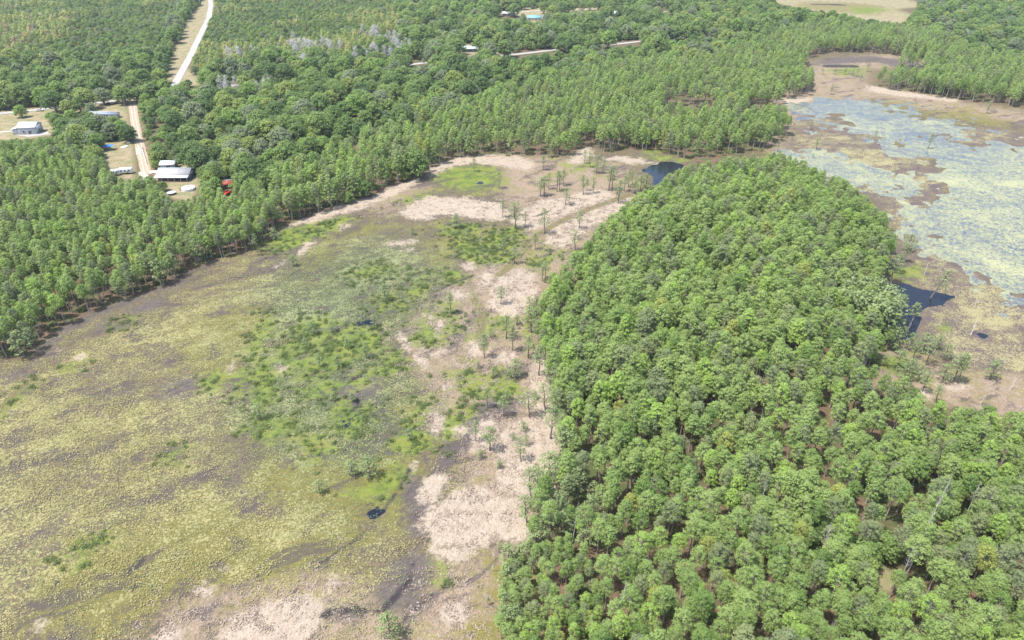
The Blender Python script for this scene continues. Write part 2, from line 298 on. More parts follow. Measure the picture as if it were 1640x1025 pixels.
def tag(o, label=None, cat=None, group=None, kind=None):
    if label: o['label'] = label
    if cat: o['category'] = cat
    if group: o['group'] = group
    if kind: o['kind'] = kind
    return o

# ------------------------------------------------------------------ the ground sheet
def lines(segs):
    out = []
    for a, b_, st in segs: out += list(np.arange(a, b_, st))
    return np.array(out + [segs[-1][1]])
xs = lines([(-6000,-1500,900),(-1500,-420,60),(-420,-160,4),(-160,200,1.15),(200,440,2.4),(440,1500,60),(1500,6000,900)])
ys = lines([(-1500,-100,280),(-100,44,24),(44,320,1.05),(320,620,2.2),(620,1200,7),(1200,9000,780)])
XX, YY = np.meshgrid(xs, ys)
X = XX.ravel(); Y = YY.ravel()
def area_attr(polys, width):
    out = np.zeros(X.shape)
    for p in polys:
        w = poly_w(p); x0, y0 = w.min(0) - 12; x1, y1 = w.max(0) + 12
        ii = np.nonzero((X > x0) & (X < x1) & (Y > y0) & (Y < y1))[0]
        if not len(ii): continue
        d = sdist(w, X[ii], Y[ii])
        sc = width * np.clip(Y[ii] / 150, 1, 3)
        out[ii] = np.maximum(out[ii], np.clip(0.5 + d / sc * 0.5, 0, 1))
    return out
A = {'field': area_attr([FIELD, LAKE], 2.5), 'sand': area_attr(SAND, 3.0), 'tan': area_attr(TAN, 8), 'mud': area_attr(MUD, 5), 'green': area_attr(GREEN, 7),
     'olive': area_attr(OLIVE, 12), 'cool': area_attr(COOL, 20), 'pads': area_attr(PADS, 12), 'lveg': area_attr(LVEG, 5), 'verge': area_attr(VERGE, 3)}
A['mud'] = np.maximum(A['mud'], area_attr(POOLS, 4.5) * 1.15)
def line_attr(lns, half):
    out = np.zeros(X.shape)
    for p, hw in lns:
        w = poly_w(p); x0, y0 = w.min(0) - 6; x1, y1 = w.max(0) + 6
        ii = np.nonzero((X > x0) & (X < x1) & (Y > y0) & (Y < y1))[0]; d = np.full(len(ii), 1e9)
        for a, e in zip(w[:-1], w[1:] - w[:-1]):
            t = np.clip(((X[ii] - a[0]) * e[0] + (Y[ii] - a[1]) * e[1]) / float(e @ e), 0, 1)
            d = np.minimum(d, np.hypot(X[ii] - a[0] - t * e[0], Y[ii] - a[1] - t * e[1]))
        out[ii] = np.maximum(out[ii], np.clip(0.5 + (hw - d) / half * 0.5, 0, 1))
    return out
A['trail'] = line_attr([([(1008,312),(985,320),(940,337),(905,351),(880,365),(857,381),(846,392),(832,410),(818,426),(800,440)], 1.6), ([(775,560),(768,530),(775,500),(760,480)], 1.5), ([(0,655),(30,626),(58,604)], 1.2)], 1.5)
A['crack'] = line_attr([([(100,887),(112,882),(124,878)], .35), ([(200,920),(212,912),(222,905),(226,894)], .8), ([(206,945),(218,940),(230,933)], .6), ([(80,944),(90,936),(96,922)], .5), ([(280,894),(292,884)], .4), 
    ([(655,752),(640,780),(618,812),(598,835),(575,860),(545,880),(520,898),(495,920),(478,940),(468,955)], .35), ([(1326,106),(1348,106),(1366,106)], 5.0), ([(1306,7),(1330,7),(1350,8)], 6.0), ([(640,880),(660,900),(655,930),(630,960),(610,980),(560,975),(520,985)], .7),
    ([(690,955),(665,975),(650,990)], .4), ([(595,575),(580,600),(560,610)], .5), ([(560,660),(575,650),(570,640)], .8), ([(480,430),(450,450)], .4), ([(790,395),(820,390),(850,384)], .4), ([(760,440),(700,465),(690,500)], .5), ([(880,338),(860,346)], .5)], 1.1)
wat = np.maximum(area_attr(WATER, 16), area_attr(POOLS, 2.2))
far_pool = 0 * wat
pool_only = area_attr(POOLS, 1.2)
wat = np.where((pool_only > 0) & (area_attr(WATER, 8) < 0.02), np.maximum(pool_only - 0.08, 0), wat)
nz = 0.6 * (fbm(X, Y, 14.0) - 0.5) + 0.8 * (fbm(X, Y, 4.5) - 0.5)
wm = np.clip((np.maximum(wat, far_pool) + nz * 0.9 - 0.5) * 3 + 0.5, 0, 1) * (wat > 0.02)
Z = (fbm(X, Y, 6.0) - 0.5) * 0.25 + A['sand'] * (0.12 + 0.25 * (fbm(X, Y, 2.6) - 0.45)) + A['green'] * 0.1
Z = np.where(A['field'] > 0.3, Z, Z * 0.4)
Z = Z * (1 - wm) - 0.75 * wm
Z = np.where((wm < 0.02), np.maximum(Z, -0.12), Z)
nx, ny = len(xs), len(ys)
ii = (np.arange(ny - 1)[:, None] * nx + np.arange(nx - 1)[None, :]).ravel()
faces = np.stack([ii, ii + 1, ii + 1 + nx, ii + nx], 1)
Z = Z - 0.15 * A['crack']
gm = new_mesh('ground', np.stack([X, Y, Z], 1), faces, [ground_material()], smooth=True)
for k, v in A.items():
    a = gm.attributes.new(k, 'FLOAT', 'POINT'); a.data.foreach_set('value', v.astype(np.float32))
tag(link('ground', gm), kind='structure')
def sample_attr(name, x, y):
    i = np.clip(np.searchsorted(xs, x), 0, nx - 1); j = np.clip(np.searchsorted(ys, y), 0, ny - 1)
    return (A[name] if name in A else wm if name == 'wm' else Z)[j * nx + i]

# ------------------------------------------------------------------ water
def lake_material():
    b = NB('lake_water')
    pos = b.n('ShaderNodeNewGeometry').outputs['Position']
    nL = b.noise(pos, 0.03, 4, 0.6, 0.6); nM = b.noise(pos, 0.22, 4, 0.7, 0.5); nS = b.noise(b.scalev(pos, (0.7, 1, 1)), 1.1, 3, 0.7, 1.0)
    v = b.vor(pos, 1.1)
    nX = b.noise(b.scalev(pos, (0.8, 1, 1)), 1.1, 4, 0.8, 0.8)
    d = b.math('ADD', b.math('MULTIPLY', nL, 0.35), b.math('ADD', b.math('MULTIPLY', nM, 0.35), b.math('ADD', b.math('MULTIPLY', nS, 0.55), b.math('MULTIPLY', nX, 0.95))))
    yy = b.n('ShaderNodeSeparateXYZ'); b.set(yy.inputs[0], pos)
    d = b.math('SUBTRACT', d, b.math('MULTIPLY', b.ramp(yy.outputs[1], 330, 440), 0.07))
    pad = b.ramp(d, 1.0, 1.16)
    sep = b.n('ShaderNodeSeparateColor'); b.set(sep.inputs[0], v.outputs['Color'])
    pc = b.mix(sep.outputs[0], (0.33, 0.33, 0.17), (0.22, 0.235, 0.12))
    pc = b.mix(b.ramp(nL, 0.5, 0.7), pc, (0.33, 0.33, 0.17))
    wsh = b.princ((0.07, 0.08, 0.105), 0.32, b.bump(b.noise(pos, 2.0, 3), 0.25, 0.1), 0.4)
    psh = b.princ(pc, 0.95, None, 0.05)
    mx = b.n('ShaderNodeMixShader'); b.set(mx.inputs[0], b.math('MULTIPLY', pad, 0.8)); b.set(mx.inputs[1], wsh); b.set(mx.inputs[2], psh)
    return b.end(mx.outputs[0])
def pool_material():
    b = NB('pool_water')
    pos = b.n('ShaderNodeNewGeometry').outputs['Position']
    return b.end(b.princ((0.010, 0.013, 0.02), 0.1, b.bump(b.noise(pos, 1.5, 3), 0.2, 0.1), 0.28))
def sheet(name, poly, mat, grow, label):
    w = poly_w(poly); c = w.mean(0)
    d = w - c; w2 = c + d * (1 + grow / np.maximum(np.linalg.norm(d, axis=1, keepdims=True), 1))
    me = new_mesh(name, [(x, y, -0.16 if 'lake' in name else -0.13) for x, y in w2], [list(range(len(w2)))[::-1]], [mat])
    o = link(name, me); tag(o, label, kind='structure'); return o
M_lake = lake_material(); M_pool = pool_material()
sheet('lake_water', [(1240,158),(1330,152),(1500,160),(1660,190),(1950,235),(1950,700),(1600,570),(1410,500),(1370,340),(1240,265)], M_lake, 1, 'shallow pale blue lake crowded with floating pads')
for p in POOLS[:2]: sheet('pond_water', p, M_pool, 5, 'dark open water between lily pads')
for p in POOLS[2:]: sheet('pond_water', p, M_pool, 3, 'dark open pool in the marsh')

# ------------------------------------------------------------------ roads
def rock_material(name, c1, c2):
    b = NB(name); pos = b.n('ShaderNodeNewGeometry').outputs['Position']
    n = b.noise(pos, 0.5, 5, 0.7)
    return b.end(b.princ(b.mix(b.ramp(n, 0.35, 0.65), c1, c2), 0.95, b.bump(n, 0.3, 0.1)))
M_road = rock_material('pale_limerock', (0.27, 0.258, 0.24), (0.34, 0.328, 0.31))
M_lane = rock_material('tan_lane', (0.26, 0.20, 0.135), (0.34, 0.27, 0.19))
M_track = rock_material('sandy_track', (0.31, 0.27, 0.22), (0.39, 0.35, 0.30))
def strip(name, pts, width, mat, z, label=None, world_pts=False):
    pts = np.array(pts, float)
    if not world_pts:
        x, y = G(pts[:, 0], pts[:, 1]); pts = np.stack([x, y], 1)
    out = [pts[0]]
    for a, b_ in zip(pts[:-1], pts[1:]):
        n = max(2, int(np.linalg.norm(b_ - a) / 4))
        for k in range(1, n + 1): out.append(a + (b_ - a) * k / n)
    pts = np.array(out); t = np.gradient(pts, axis=0); t /= np.linalg.norm(t, axis=1, keepdims=True)
    nn = np.stack([-t[:, 1], t[:, 0]], 1)
    w = width * 0.5 * (1 + 0.22 * (fbm(pts[:, 0] * 1.0, pts[:, 1], 7)[:, None] - 0.5))
    v = []
    for s_ in (-1, -0.4, 0.4, 1):
        q = pts + nn * w * s_; v.append(np.stack([q[:, 0], q[:, 1], np.full(len(q), z - (0.0 if abs(s_) < 1 else 0.07))], 1))
    n = len(pts); v = np.concatenate(v)
    f = [(k * n + i, k * n + i + 1, (k + 1) * n + i + 1, (k + 1) * n + i) for k in range(3) for i in range(n - 1)]
    o = link(name, new_mesh(name, v, f[::1], [mat], smooth=True)); tag(o, label, kind='structure'); return o
strip('road', [(331,-70),(335,-10),(338,8),(334,30),(318,62),(305,90),(292,113),(279,137),(262,150),(216,158)], 5.6, M_road, 0.16, 'straight white limerock road running north')
strip('road', [(-200,212),(0,182),(50,177),(110,170),(160,164),(216,158),(330,142),(420,132),(520,122),(655,104),(700,98),(820,88),(862,83),(912,77),(985,71),(1028,66),(1095,60),(1140,56),(1182,46),(1300,30)], 5.2, M_road, 0.19, 'pale crossroad behind the trees')
strip('road', [(600,22),(700,22),(800,22),(850,18),(900,16),(960,13),(1040,6),(1100,0)], 4.5, M_track, 0.16, 'far pale lane by the green roofed house')
strip('path', [(211,160),(216,195),(222,225),(228,250),(235,280)], 5.0, M_lane, 0.12, 'sandy tan farm lane')
for dx in (-1.0, 1.0):
    gx, gy = G(np.array([211, 216, 222, 228, 234]), np.array([163, 195, 225, 250, 275.]))
    strip('path', np.stack([gx + dx, gy], 1), 0.8, M_track, 0.17, 'wheel rut of the sandy farm lane', True)
strip('path', [(221,237),(222,248)], 2.6, M_track, 0.2, 'bare white patch in the farm lane')
strip('path', [(228,275),(232,285),(238,298)], 4.0, M_track, 0.15, 'sandy end of the farm lane')
strip('path', [(30,214),(50,217),(78,213)], 6.0, M_road, 0.16, 'white pad before the grey barn')
strip('path', [(-80,236),(0,212),(40,208)], 3.0, M_track, 0.15, 'sandy drive to the grey barn')
strip('path', [(1046,4),(1058,16),(1074,22)], 4.0, M_track, 0.15, 'far sandy lane')

# ------------------------------------------------------------------ foliage materials
def leaf_material(name, c1, c2, c3, transl=0.35, odd=None):
    b = NB(name)
    oi = b.n('ShaderNodeObjectInfo'); tc = b.n('ShaderNodeTexCoord').outputs['Object']
    loc = b.noise(oi.outputs['Location'], 0.022, 3)
    f = b.math('ADD', b.math('MULTIPLY', oi.outputs['Random'], 0.6), b.math('MULTIPLY', b.ramp(loc, 0.3, 0.7), 0.4))
    c = b.mix(f, c1, c2)
    c = b.mix(b.ramp(b.noise(tc, 0.9, 3, 0.7), 0.45, 0.75, 0, 0.55), c, c3)
    if odd:
        r2 = b.math('FRACT', b.math('MULTIPLY', oi.outputs['Random'], 37.7))
        for lo, hi, col in odd:
            k = b.math('MULTIPLY', b.math('GREATER_THAN', r2, lo), b.math('LESS_THAN', r2, hi))
            c = b.mix(b.math('MULTIPLY', k, 0.75), c, col)
    p = b.princ(c, 0.7, None, 0.25)
    t = b.n('ShaderNodeBsdfTranslucent'); b.set(t.inputs[0], c)
    mx = b.n('ShaderNodeMixShader'); mx.inputs[0].default_value = transl; b.set(mx.inputs[1], p); b.set(mx.inputs[2], t.outputs[0])
    return b.end(mx.outputs[0])
def bark_material(name, c1, c2):
    b = NB(name); tc = b.n('ShaderNodeTexCoord').outputs['Object']
    n = b.noise(b.scalev(tc, (6, 6, 1.2)), 1.0, 4, 0.7)
    return b.end(b.princ(b.mix(b.ramp(n, 0.35, 0.65), c1, c2), 0.95, b.bump(n, 0.5, 0.05)))
L_pine = leaf_material('pine_needles', (0.24, 0.345, 0.10), (0.375, 0.475, 0.165), (0.32, 0.385, 0.175), 0.55, [(0.0, 0.02, (0.40, 0.42, 0.11)), (0.03, 0.14, (0.25, 0.29, 0.16)), (0.14, 0.2, (0.17, 0.27, 0.07)), (0.2, 0.26, (0.30, 0.33, 0.17)), (0.26, 0.36, (0.36, 0.50, 0.12))])
L_cyp = leaf_material('cypress_leaves', (0.20, 0.27, 0.11), (0.29, 0.35, 0.15), (0.24, 0.27, 0.15), 0.42)
L_oak = leaf_material('oak_leaves', (0.13, 0.215, 0.06), (0.24, 0.33, 0.095), (0.23, 0.28, 0.13), 0.45, [(0.0, 0.12, (0.30, 0.36, 0.10)), (0.12, 0.22, (0.22, 0.26, 0.16)), (0.22, 0.34, (0.24, 0.36, 0.09)), (0.34, 0.37, (0.27, 0.31, 0.19)), (0.37, 0.5, (0.11, 0.18, 0.06))])
L_young = leaf_material('regrowth_leaves', (0.24, 0.32, 0.09), (0.36, 0.43, 0.13), (0.30, 0.31, 0.14), 0.45, [(0.0, 0.16, (0.48, 0.45, 0.17)), (0.16, 0.20, (0.46, 0.30, 0.22)), (0.19, 0.32, (0.14, 0.21, 0.08)), (0.34, 0.40, (0.30, 0.28, 0.22))])
L_shrub = leaf_material('marsh_shrub_leaves', (0.095, 0.135, 0.05), (0.18, 0.24, 0.065), (0.19, 0.21, 0.10), 0.45)
L_pad = leaf_material('pad_leaves', (0.23, 0.205, 0.085), (0.38, 0.335, 0.15), (0.17, 0.17, 0.07), 0.2)
L_padg = leaf_material('green_pad_leaves', (0.11, 0.145, 0.06), (0.22, 0.26, 0.12), (0.14, 0.17, 0.075), 0.2)
L_straw = leaf_material('dead_grass', (0.27, 0.22, 0.17), (0.38, 0.31, 0.26), (0.24, 0.19, 0.13), 0.2)
B_grey = bark_material('grey_bark', (0.20, 0.17, 0.15), (0.34, 0.31, 0.28))
B_dark = bark_material('dark_bark', (0.10, 0.085, 0.075), (0.19, 0.165, 0.15))
B_dead = bark_material('weathered_wood', (0.42, 0.39, 0.36), (0.62, 0.59, 0.56))

# ------------------------------------------------------------------ tree shapes
def cards(c, n, size, r, asp=(0.7, 1.3)):
    n = n / np.linalg.norm(n, axis=1, keepdims=True)
    a = np.cross(n, r.normal(size=n.shape)); a /= np.linalg.norm(a, axis=1, keepdims=True)
    b_ = np.cross(n, a); s = size[:, None]; k = r.uniform(*asp, size=s.shape)
    q = np.stack([c - a * s * k, c - b_ * s, c + a * s * k + n * s * 0.25, c + b_ * s], 1)
    v = q.reshape(-1, 3); f = np.arange(len(v)).reshape(-1, 4)
    return v, f
def tube(path, radii, seg=6):
    path = np.array(path, float); v = []; f = []
    for i, (p, r_) in enumerate(zip(path, radii)):
        t = path[min(i + 1, len(path) - 1)] - path[max(i - 1, 0)]; t /= np.linalg.norm(t) + 1e-9
        u = np.cross(t, (0, 1, 0.1)); u /= np.linalg.norm(u); w = np.cross(t, u)
        for k in range(seg):
            an = 2 * math.pi * k / seg; v.append(p + r_ * (math.cos(an) * u + math.sin(an) * w))
    for i in range(len(path) - 1):
        for k in range(seg):
            a = i * seg + k; b_ = i * seg + (k + 1) % seg; f.append((a, b_, b_ + seg, a + seg))
    return np.array(v), np.array(f)
def cat(parts):
    v = []; f = []; o = 0
    for a, b_ in parts: v.append(a); f.append(b_ + o); o += len(a)
    return np.concatenate(v), np.concatenate(f)
def lobes_cards(lobes, per, size, r, up=0.35, flat=0.8):
    C = []; N = []; S = []
    for (c, rad) in lobes:
        k = max(6, int(per * (rad ** 2)))
        d = r.normal(size=(k, 3)); d /= np.linalg.norm(d, axis=1, keepdims=True)
        d[:, 2] = np.where(d[:, 2] < -0.35, -d[:, 2], d[:, 2])
        rr = rad * r.uniform(0.5, 1.2, size=(k, 1)); p = d * rr; p[:, 2] *= flat
        C.append(np.array(c) + p); nn = d + r.normal(size=(k, 3)) * 0.38; nn[:, 2] += up + 0.15; N.append(nn)
        S.append(r.uniform(0.65, 1.25, k) * size)
    return cards(np.concatenate(C), np.concatenate(N), np.concatenate(S), r)
def make_tree(kind, seed, lod=1.0):
    "returns (trunk verts, faces), (crown verts, faces); base at the origin, height about 1 unit per metre"
    r = np.random.default_rng(seed); q = r.uniform
    T = []; lob = []
    if kind == 'pine':
        h = q(11.8, 15.2); rc = q(2.1, 2.9); z0 = h * q(0.52, 0.64); n = 36; per, size = 84 / lod ** 1.6, 0.145 * lod
        lean = r.normal(size=2) * 0.25
        for k in range(n):
            t = (k + q(0, 1)) / n; z = z0 + (h - z0) * t
            Rt = rc * (math.sin(math.pi * (0.26 + 0.66 * t)) ** 0.7); an = k * 2.4 + q(-.4, .4)
            rad = q(0.5, 1.0) * (1.05 - 0.15 * t); d = max(0, Rt - rad * 0.75) * q(0.75, 1.1)
            lob.append(((math.cos(an) * d + lean[0] * t, math.sin(an) * d + lean[1] * t, z - 0.3), rad))
        lob.append(((lean[0], lean[1], h - 0.6), 0.8)); r0, r1 = 0.17, 0.05; flat = 0.72
    elif kind == 'conifer':
        h = q(12.5, 15.5); rc = q(2.6, 3.4); z0 = h * q(0.26, 0.36); n = 40; per, size = 44 / lod ** 1.6, 0.21 * lod
        lean = r.normal(size=2) * 0.15
        for k in range(n):
            t = (k + q(0, 1)) / n; z = z0 + (h - z0) * t; Rt = rc * (1 - t) ** 0.62 * (0.75 + 0.25 * min(1, t * 5)) + 0.25; an = k * 2.4 + q(-.5, .5)
            rad = q(0.6, 1.0) * (1.1 - 0.4 * t); d = max(0, Rt - rad * 0.6) * q(0.7, 1.1)
            lob.append(((math.cos(an) * d, math.sin(an) * d, z - 0.3), rad))
        r0, r1 = 0.17, 0.04; flat = 0.7
    elif kind == 'oak':
        h = q(10.5, 13.5); rc = q(5.0, 7.2); z0 = h * 0.28; n = 62; per, size = 19 / lod ** 1.6, 0.34 * lod; lean = np.zeros(2)
        for k in range(n):
            t = ((k + 0.5) / n) ** 0.75; z = z0 + (h - z0) * t; Rt = rc * math.sqrt(max(0.02, 1 - (max(0, t - 0.25) / 0.78) ** 2)); an = k * 2.4 + q(-.4, .4)
            rad = q(1.1, 2.0); d = max(0, Rt - rad * 0.6) * q(0.55, 1.12)
            lob.append(((math.cos(an) * d, math.sin(an) * d, z - 0.8 + q(-.4, .4)), rad))
        r0, r1 = 0.42, 0.12; flat = 0.72
    elif kind == 'young':
        h = q(6, 9); rc = q(2.1, 3.0); z0 = h * 0.2; n = 16; per, size = 20 / lod ** 1.6, 0.32 * lod; lean = np.zeros(2)
        for k in range(n):
            t = (k + q(0, 1)) / n; z = z0 + (h - z0) * t; Rt = rc * (1 - t ** 2) ** 0.6; an = k * 2.4
            rad = q(0.8, 1.3); d = max(0, Rt - rad * 0.4) * q(0.6, 1.1); lob.append(((math.cos(an) * d, math.sin(an) * d, z), rad))
        r0, r1 = 0.12, 0.04; flat = 0.9
    elif kind == 'bare':
        h = q(8, 11); rc = q(1.8, 2.8); z0 = h * 0.3; n = 16; per, size = 30 / lod ** 1.6, 0.17; lean = r.normal(size=2) * 0.3
        for k in range(n):
            t = (k + q(0, 1)) / n; z = z0 + (h - z0) * t; Rt = rc * (1 - t ** 2) ** 0.6; an = k * 2.4
            rad = q(0.8, 1.3); d = max(0, Rt - rad * 0.4) * q(0.6, 1.1); lob.append(((math.cos(an) * d, math.sin(an) * d, z), rad))
        r0, r1 = 0.16, 0.05; flat = 0.9
    elif kind == 'cypress':
        h = q(8.0, 10.5); rc = q(1.3, 1.9); z0 = h * q(0.32, 0.45); n = 22; per, size = 34 / lod ** 1.6, 0.17 * lod; lean = r.normal(size=2) * 0.3
        for k in range(n):
            t = (k + q(0, 1)) / n; z = z0 + (h - z0) * t; Rt = rc * (math.sin(math.pi * (0.25 + 0.68 * t)) ** 0.9); an = k * 2.4 + q(-.6, .6)
            rad = q(0.5, 0.9); d = max(0, Rt - rad * 0.4) * q(0.6, 1.25); lob.append(((math.cos(an) * d + lean[0] * t, math.sin(an) * d + lean[1] * t, z), rad))
        r0, r1 = 0.13, 0.04; flat = 0.5
    elif kind == 'bushy':
        h = q(5.5, 7.0); rc = q(1.7, 2.2); z0 = h * 0.22; n = 20; per, size = 36 / lod ** 1.6, 0.18 * lod; lean = r.normal(size=2) * 0.2
        for k in range(n):
            t = (k + q(0, 1)) / n; z = z0 + (h - z0) * t; Rt = rc * (math.sin(math.pi * (0.3 + 0.66 * t)) ** 0.7); an = k * 2.4
            rad = q(0.5, 0.95); d = max(0, Rt - rad * 0.5) * q(0.7, 1.15); lob.append(((math.cos(an) * d, math.sin(an) * d, z), rad))
        r0, r1 = 0.14, 0.04; flat = 0.7
    else:
        h = q(8, 12); z0 = h * 0.4; r0, r1 = 0.17, 0.03; lean = r.normal(size=2) * 0.6; n = 16; rc = q(1.0, 2.0); flat = 1
    m = 7; path = [(lean[0] * (k / m) + (0.08 * math.sin(k * 2.0 + seed) if k else 0), lean[1] * (k / m) + (0.08 * math.cos(k * 1.7 + seed) if k else 0), (h - 0.35) * k / m - (0.25 if k == 0 else 0)) for k in range(m + 1)]
    rad = [r0 * (1.5 if k == 0 else 1) * (1 - k / m) + r1 for k in range(m + 1)]
    if kind == 'cypress': rad[0] = r0 * 2.0
    T.append(tube(path, rad))
    def axis(z):
        t = min(0.97, z / h); return np.array([lean[0] * t, lean[1] * t, z])
    if kind == 'snag':
        for k in range(n):
            z = z0 + (h - z0) * (k + 0.5) / n; an = k * 2.4 + q(-.5, .5); L = rc * (1.15 - (z - z0) / (h - z0)) * q(0.5, 1.1); a = axis(z)
            e = a + np.array([math.cos(an) * L, math.sin(an) * L, L * q(0.2, 0.7)]); mid = (a + e) / 2 + np.array([0, 0, q(-.1, .2)])
            T.append(tube([a, mid, e], [0.06, 0.04, 0.015], 4))
            for s_ in range(3):
                e2 = mid + r.normal(size=3) * 0.45 + np.array([0, 0, 0.3]); T.append(tube([mid, e2], [0.03, 0.01], 3))
        return cat(T), None, h, rc
    for (c, rd) in lob:
        c = np.array(c); a = axis(max(z0 * 0.7, c[2] - 0.5 - 0.25 * math.hypot(c[0], c[1])))
        if kind == 'oak': a = axis(min(h * 0.55, max(1.6, a[2] - 1.8)))
        mid = (a + c) / 2 + np.array([0, 0, -0.12]); bt = 0.05 if kind != 'oak' else 0.12
        T.append(tube([a, mid, c], [bt, bt * 0.7, bt * 0.3], 3))
    return cat(T), lobes_cards(lob, per, size, r, flat=flat), h, rc

L_twig = leaf_material('bare_twigs', (0.42, 0.40, 0.39), (0.55, 0.53, 0.51), (0.36, 0.37, 0.31), 0.4)
LEAF = {'bare': L_twig, 'pine': L_pine, 'conifer': L_pine, 'oak': L_oak, 'young': L_young, 'cypress': L_cyp, 'bushy': L_cyp}
BARK = {'bare': B_dead, 'pine': B_grey, 'conifer': B_grey, 'oak': B_dark, 'young': B_dark, 'cypress': B_dark, 'bushy': B_dark, 'snag': B_dead}
NAME = {'bare': 'dead_tree', 'pine': 'pine_tree', 'conifer': 'pine_tree', 'oak': 'oak_tree', 'young': 'young_tree', 'cypress': 'cypress_tree', 'bushy': 'cypress_tree', 'snag': 'dead_tree'}
VAR = {}
for kind, nv in (('pine', 9), ('conifer', 5), ('oak', 6), ('young', 5), ('cypress', 6), ('bushy', 3), ('snag', 4), ('bare', 5)):
    VAR[kind] = []
    for k in range(nv):
        t, c, h, rc = make_tree(kind, 100 + k * 7 + len(kind) * 31, 1.0)
        tm = new_mesh('trunk', t[0], t[1], [BARK[kind]], smooth=True)
        cm = new_mesh('crown', c[0], c[1], [LEAF[kind]]) if c else None
        VAR[kind].append((tm, cm, h, rc))
HID = {}
for kind, nv, lod in (('pine', 7, 1.25), ('conifer', 6, 1.4), ('oak', 6, 1.35), ('young', 5, 1.2)):
    colx = bpy.data.collections.new('forest_' + kind); HID[kind] = colx
    for k in range(nv):
        t, c, h, rc = make_tree(kind, 500 + k * 7 + len(kind) * 31, lod)
        v, f = cat([t, c]); mi = np.concatenate([np.zeros(len(t[1]), int), np.ones(len(c[1]), int)])
        colx.objects.link(bpy.data.objects.new('tree_shape', new_mesh('tree_shape', v, f, [BARK[kind], LEAF[kind]], mi)))

def place_tree(kind, x, y, scale=1.0, label=None, group=None, var=None, sz=None, leaf=None, tilt=0.0):
    tm, cm, h, rc = VAR[kind][rnd.randrange(len(VAR[kind])) if var is None else var]
    e = bpy.data.objects.new(NAME[kind], None); COL.objects.link(e)
    e.empty_display_size = 0.5
    e.location = (x, y, -0.03); e.rotation_euler = (0, tilt, rnd.uniform(0, 6.28) if not tilt else 0); e.scale = (scale, scale, scale if sz is None else sz)
    link('trunk', tm, e)
    if cm: link('crown', cm, e)
    tag(e, label, 'tree', group); return e

# ------------------------------------------------------------------ GN scatter for "stuff"
def scatter_obj(name, pts, rot, scl, idx, coll, label, cat_, tilt=None, kind='stuff'):
    me = bpy.data.meshes.new(name); n = len(pts)
    me.vertices.add(n); me.vertices.foreach_set('co', np.asarray(pts, np.float32).ravel())
    ra = np.zeros((n, 3), np.float32); ra[:, 2] = rot
    if tilt is not None: ra[:, 0] = tilt
    a = me.attributes.new('rotv', 'FLOAT_VECTOR', 'POINT'); a.data.foreach_set('vector', ra.ravel())
    a = me.attributes.new('scl', 'FLOAT_VECTOR', 'POINT'); a.data.foreach_set('vector', np.asarray(scl, np.float32).ravel())
    a = me.attributes.new('pick', 'INT', 'POINT'); a.data.foreach_set('value', np.asarray(idx, np.int32))
    o = link(name, me); tag(o, label, cat_, kind=kind)
    g = bpy.data.node_groups.new('scatter_' + name, 'GeometryNodeTree')
    g.interface.new_socket('Geometry', in_out='INPUT', socket_type='NodeSocketGeometry')
    g.interface.new_socket('Geometry', in_out='OUTPUT', socket_type='NodeSocketGeometry')
    N = g.nodes.new; gi = N('NodeGroupInput'); go = N('NodeGroupOutput'); ip = N('GeometryNodeInstanceOnPoints'); ci = N('GeometryNodeCollectionInfo')
    ci.inputs['Collection'].default_value = coll; ci.inputs['Separate Children'].default_value = True; ci.inputs['Reset Children'].default_value = True
    def na(nm, dt):
        x = N('GeometryNodeInputNamedAttribute'); x.data_type = dt; x.inputs[0].default_value = nm; return x.outputs[0]
    L = g.links.new
    L(gi.outputs[0], ip.inputs['Points']); L(ci.outputs[0], ip.inputs['Instance']); ip.inputs['Pick Instance'].default_value = True
    L(na('pick', 'INT'), ip.inputs['Instance Index'])
    er = N('FunctionNodeEulerToRotation'); L(na('rotv', 'FLOAT_VECTOR'), er.inputs[0]); L(er.outputs[0], ip.inputs['Rotation'])
    L(na('scl', 'FLOAT_VECTOR'), ip.inputs['Scale']); L(ip.outputs[0], go.inputs[0])
    md = o.modifiers.new('scatter', 'NODES'); md.node_group = g
    return o

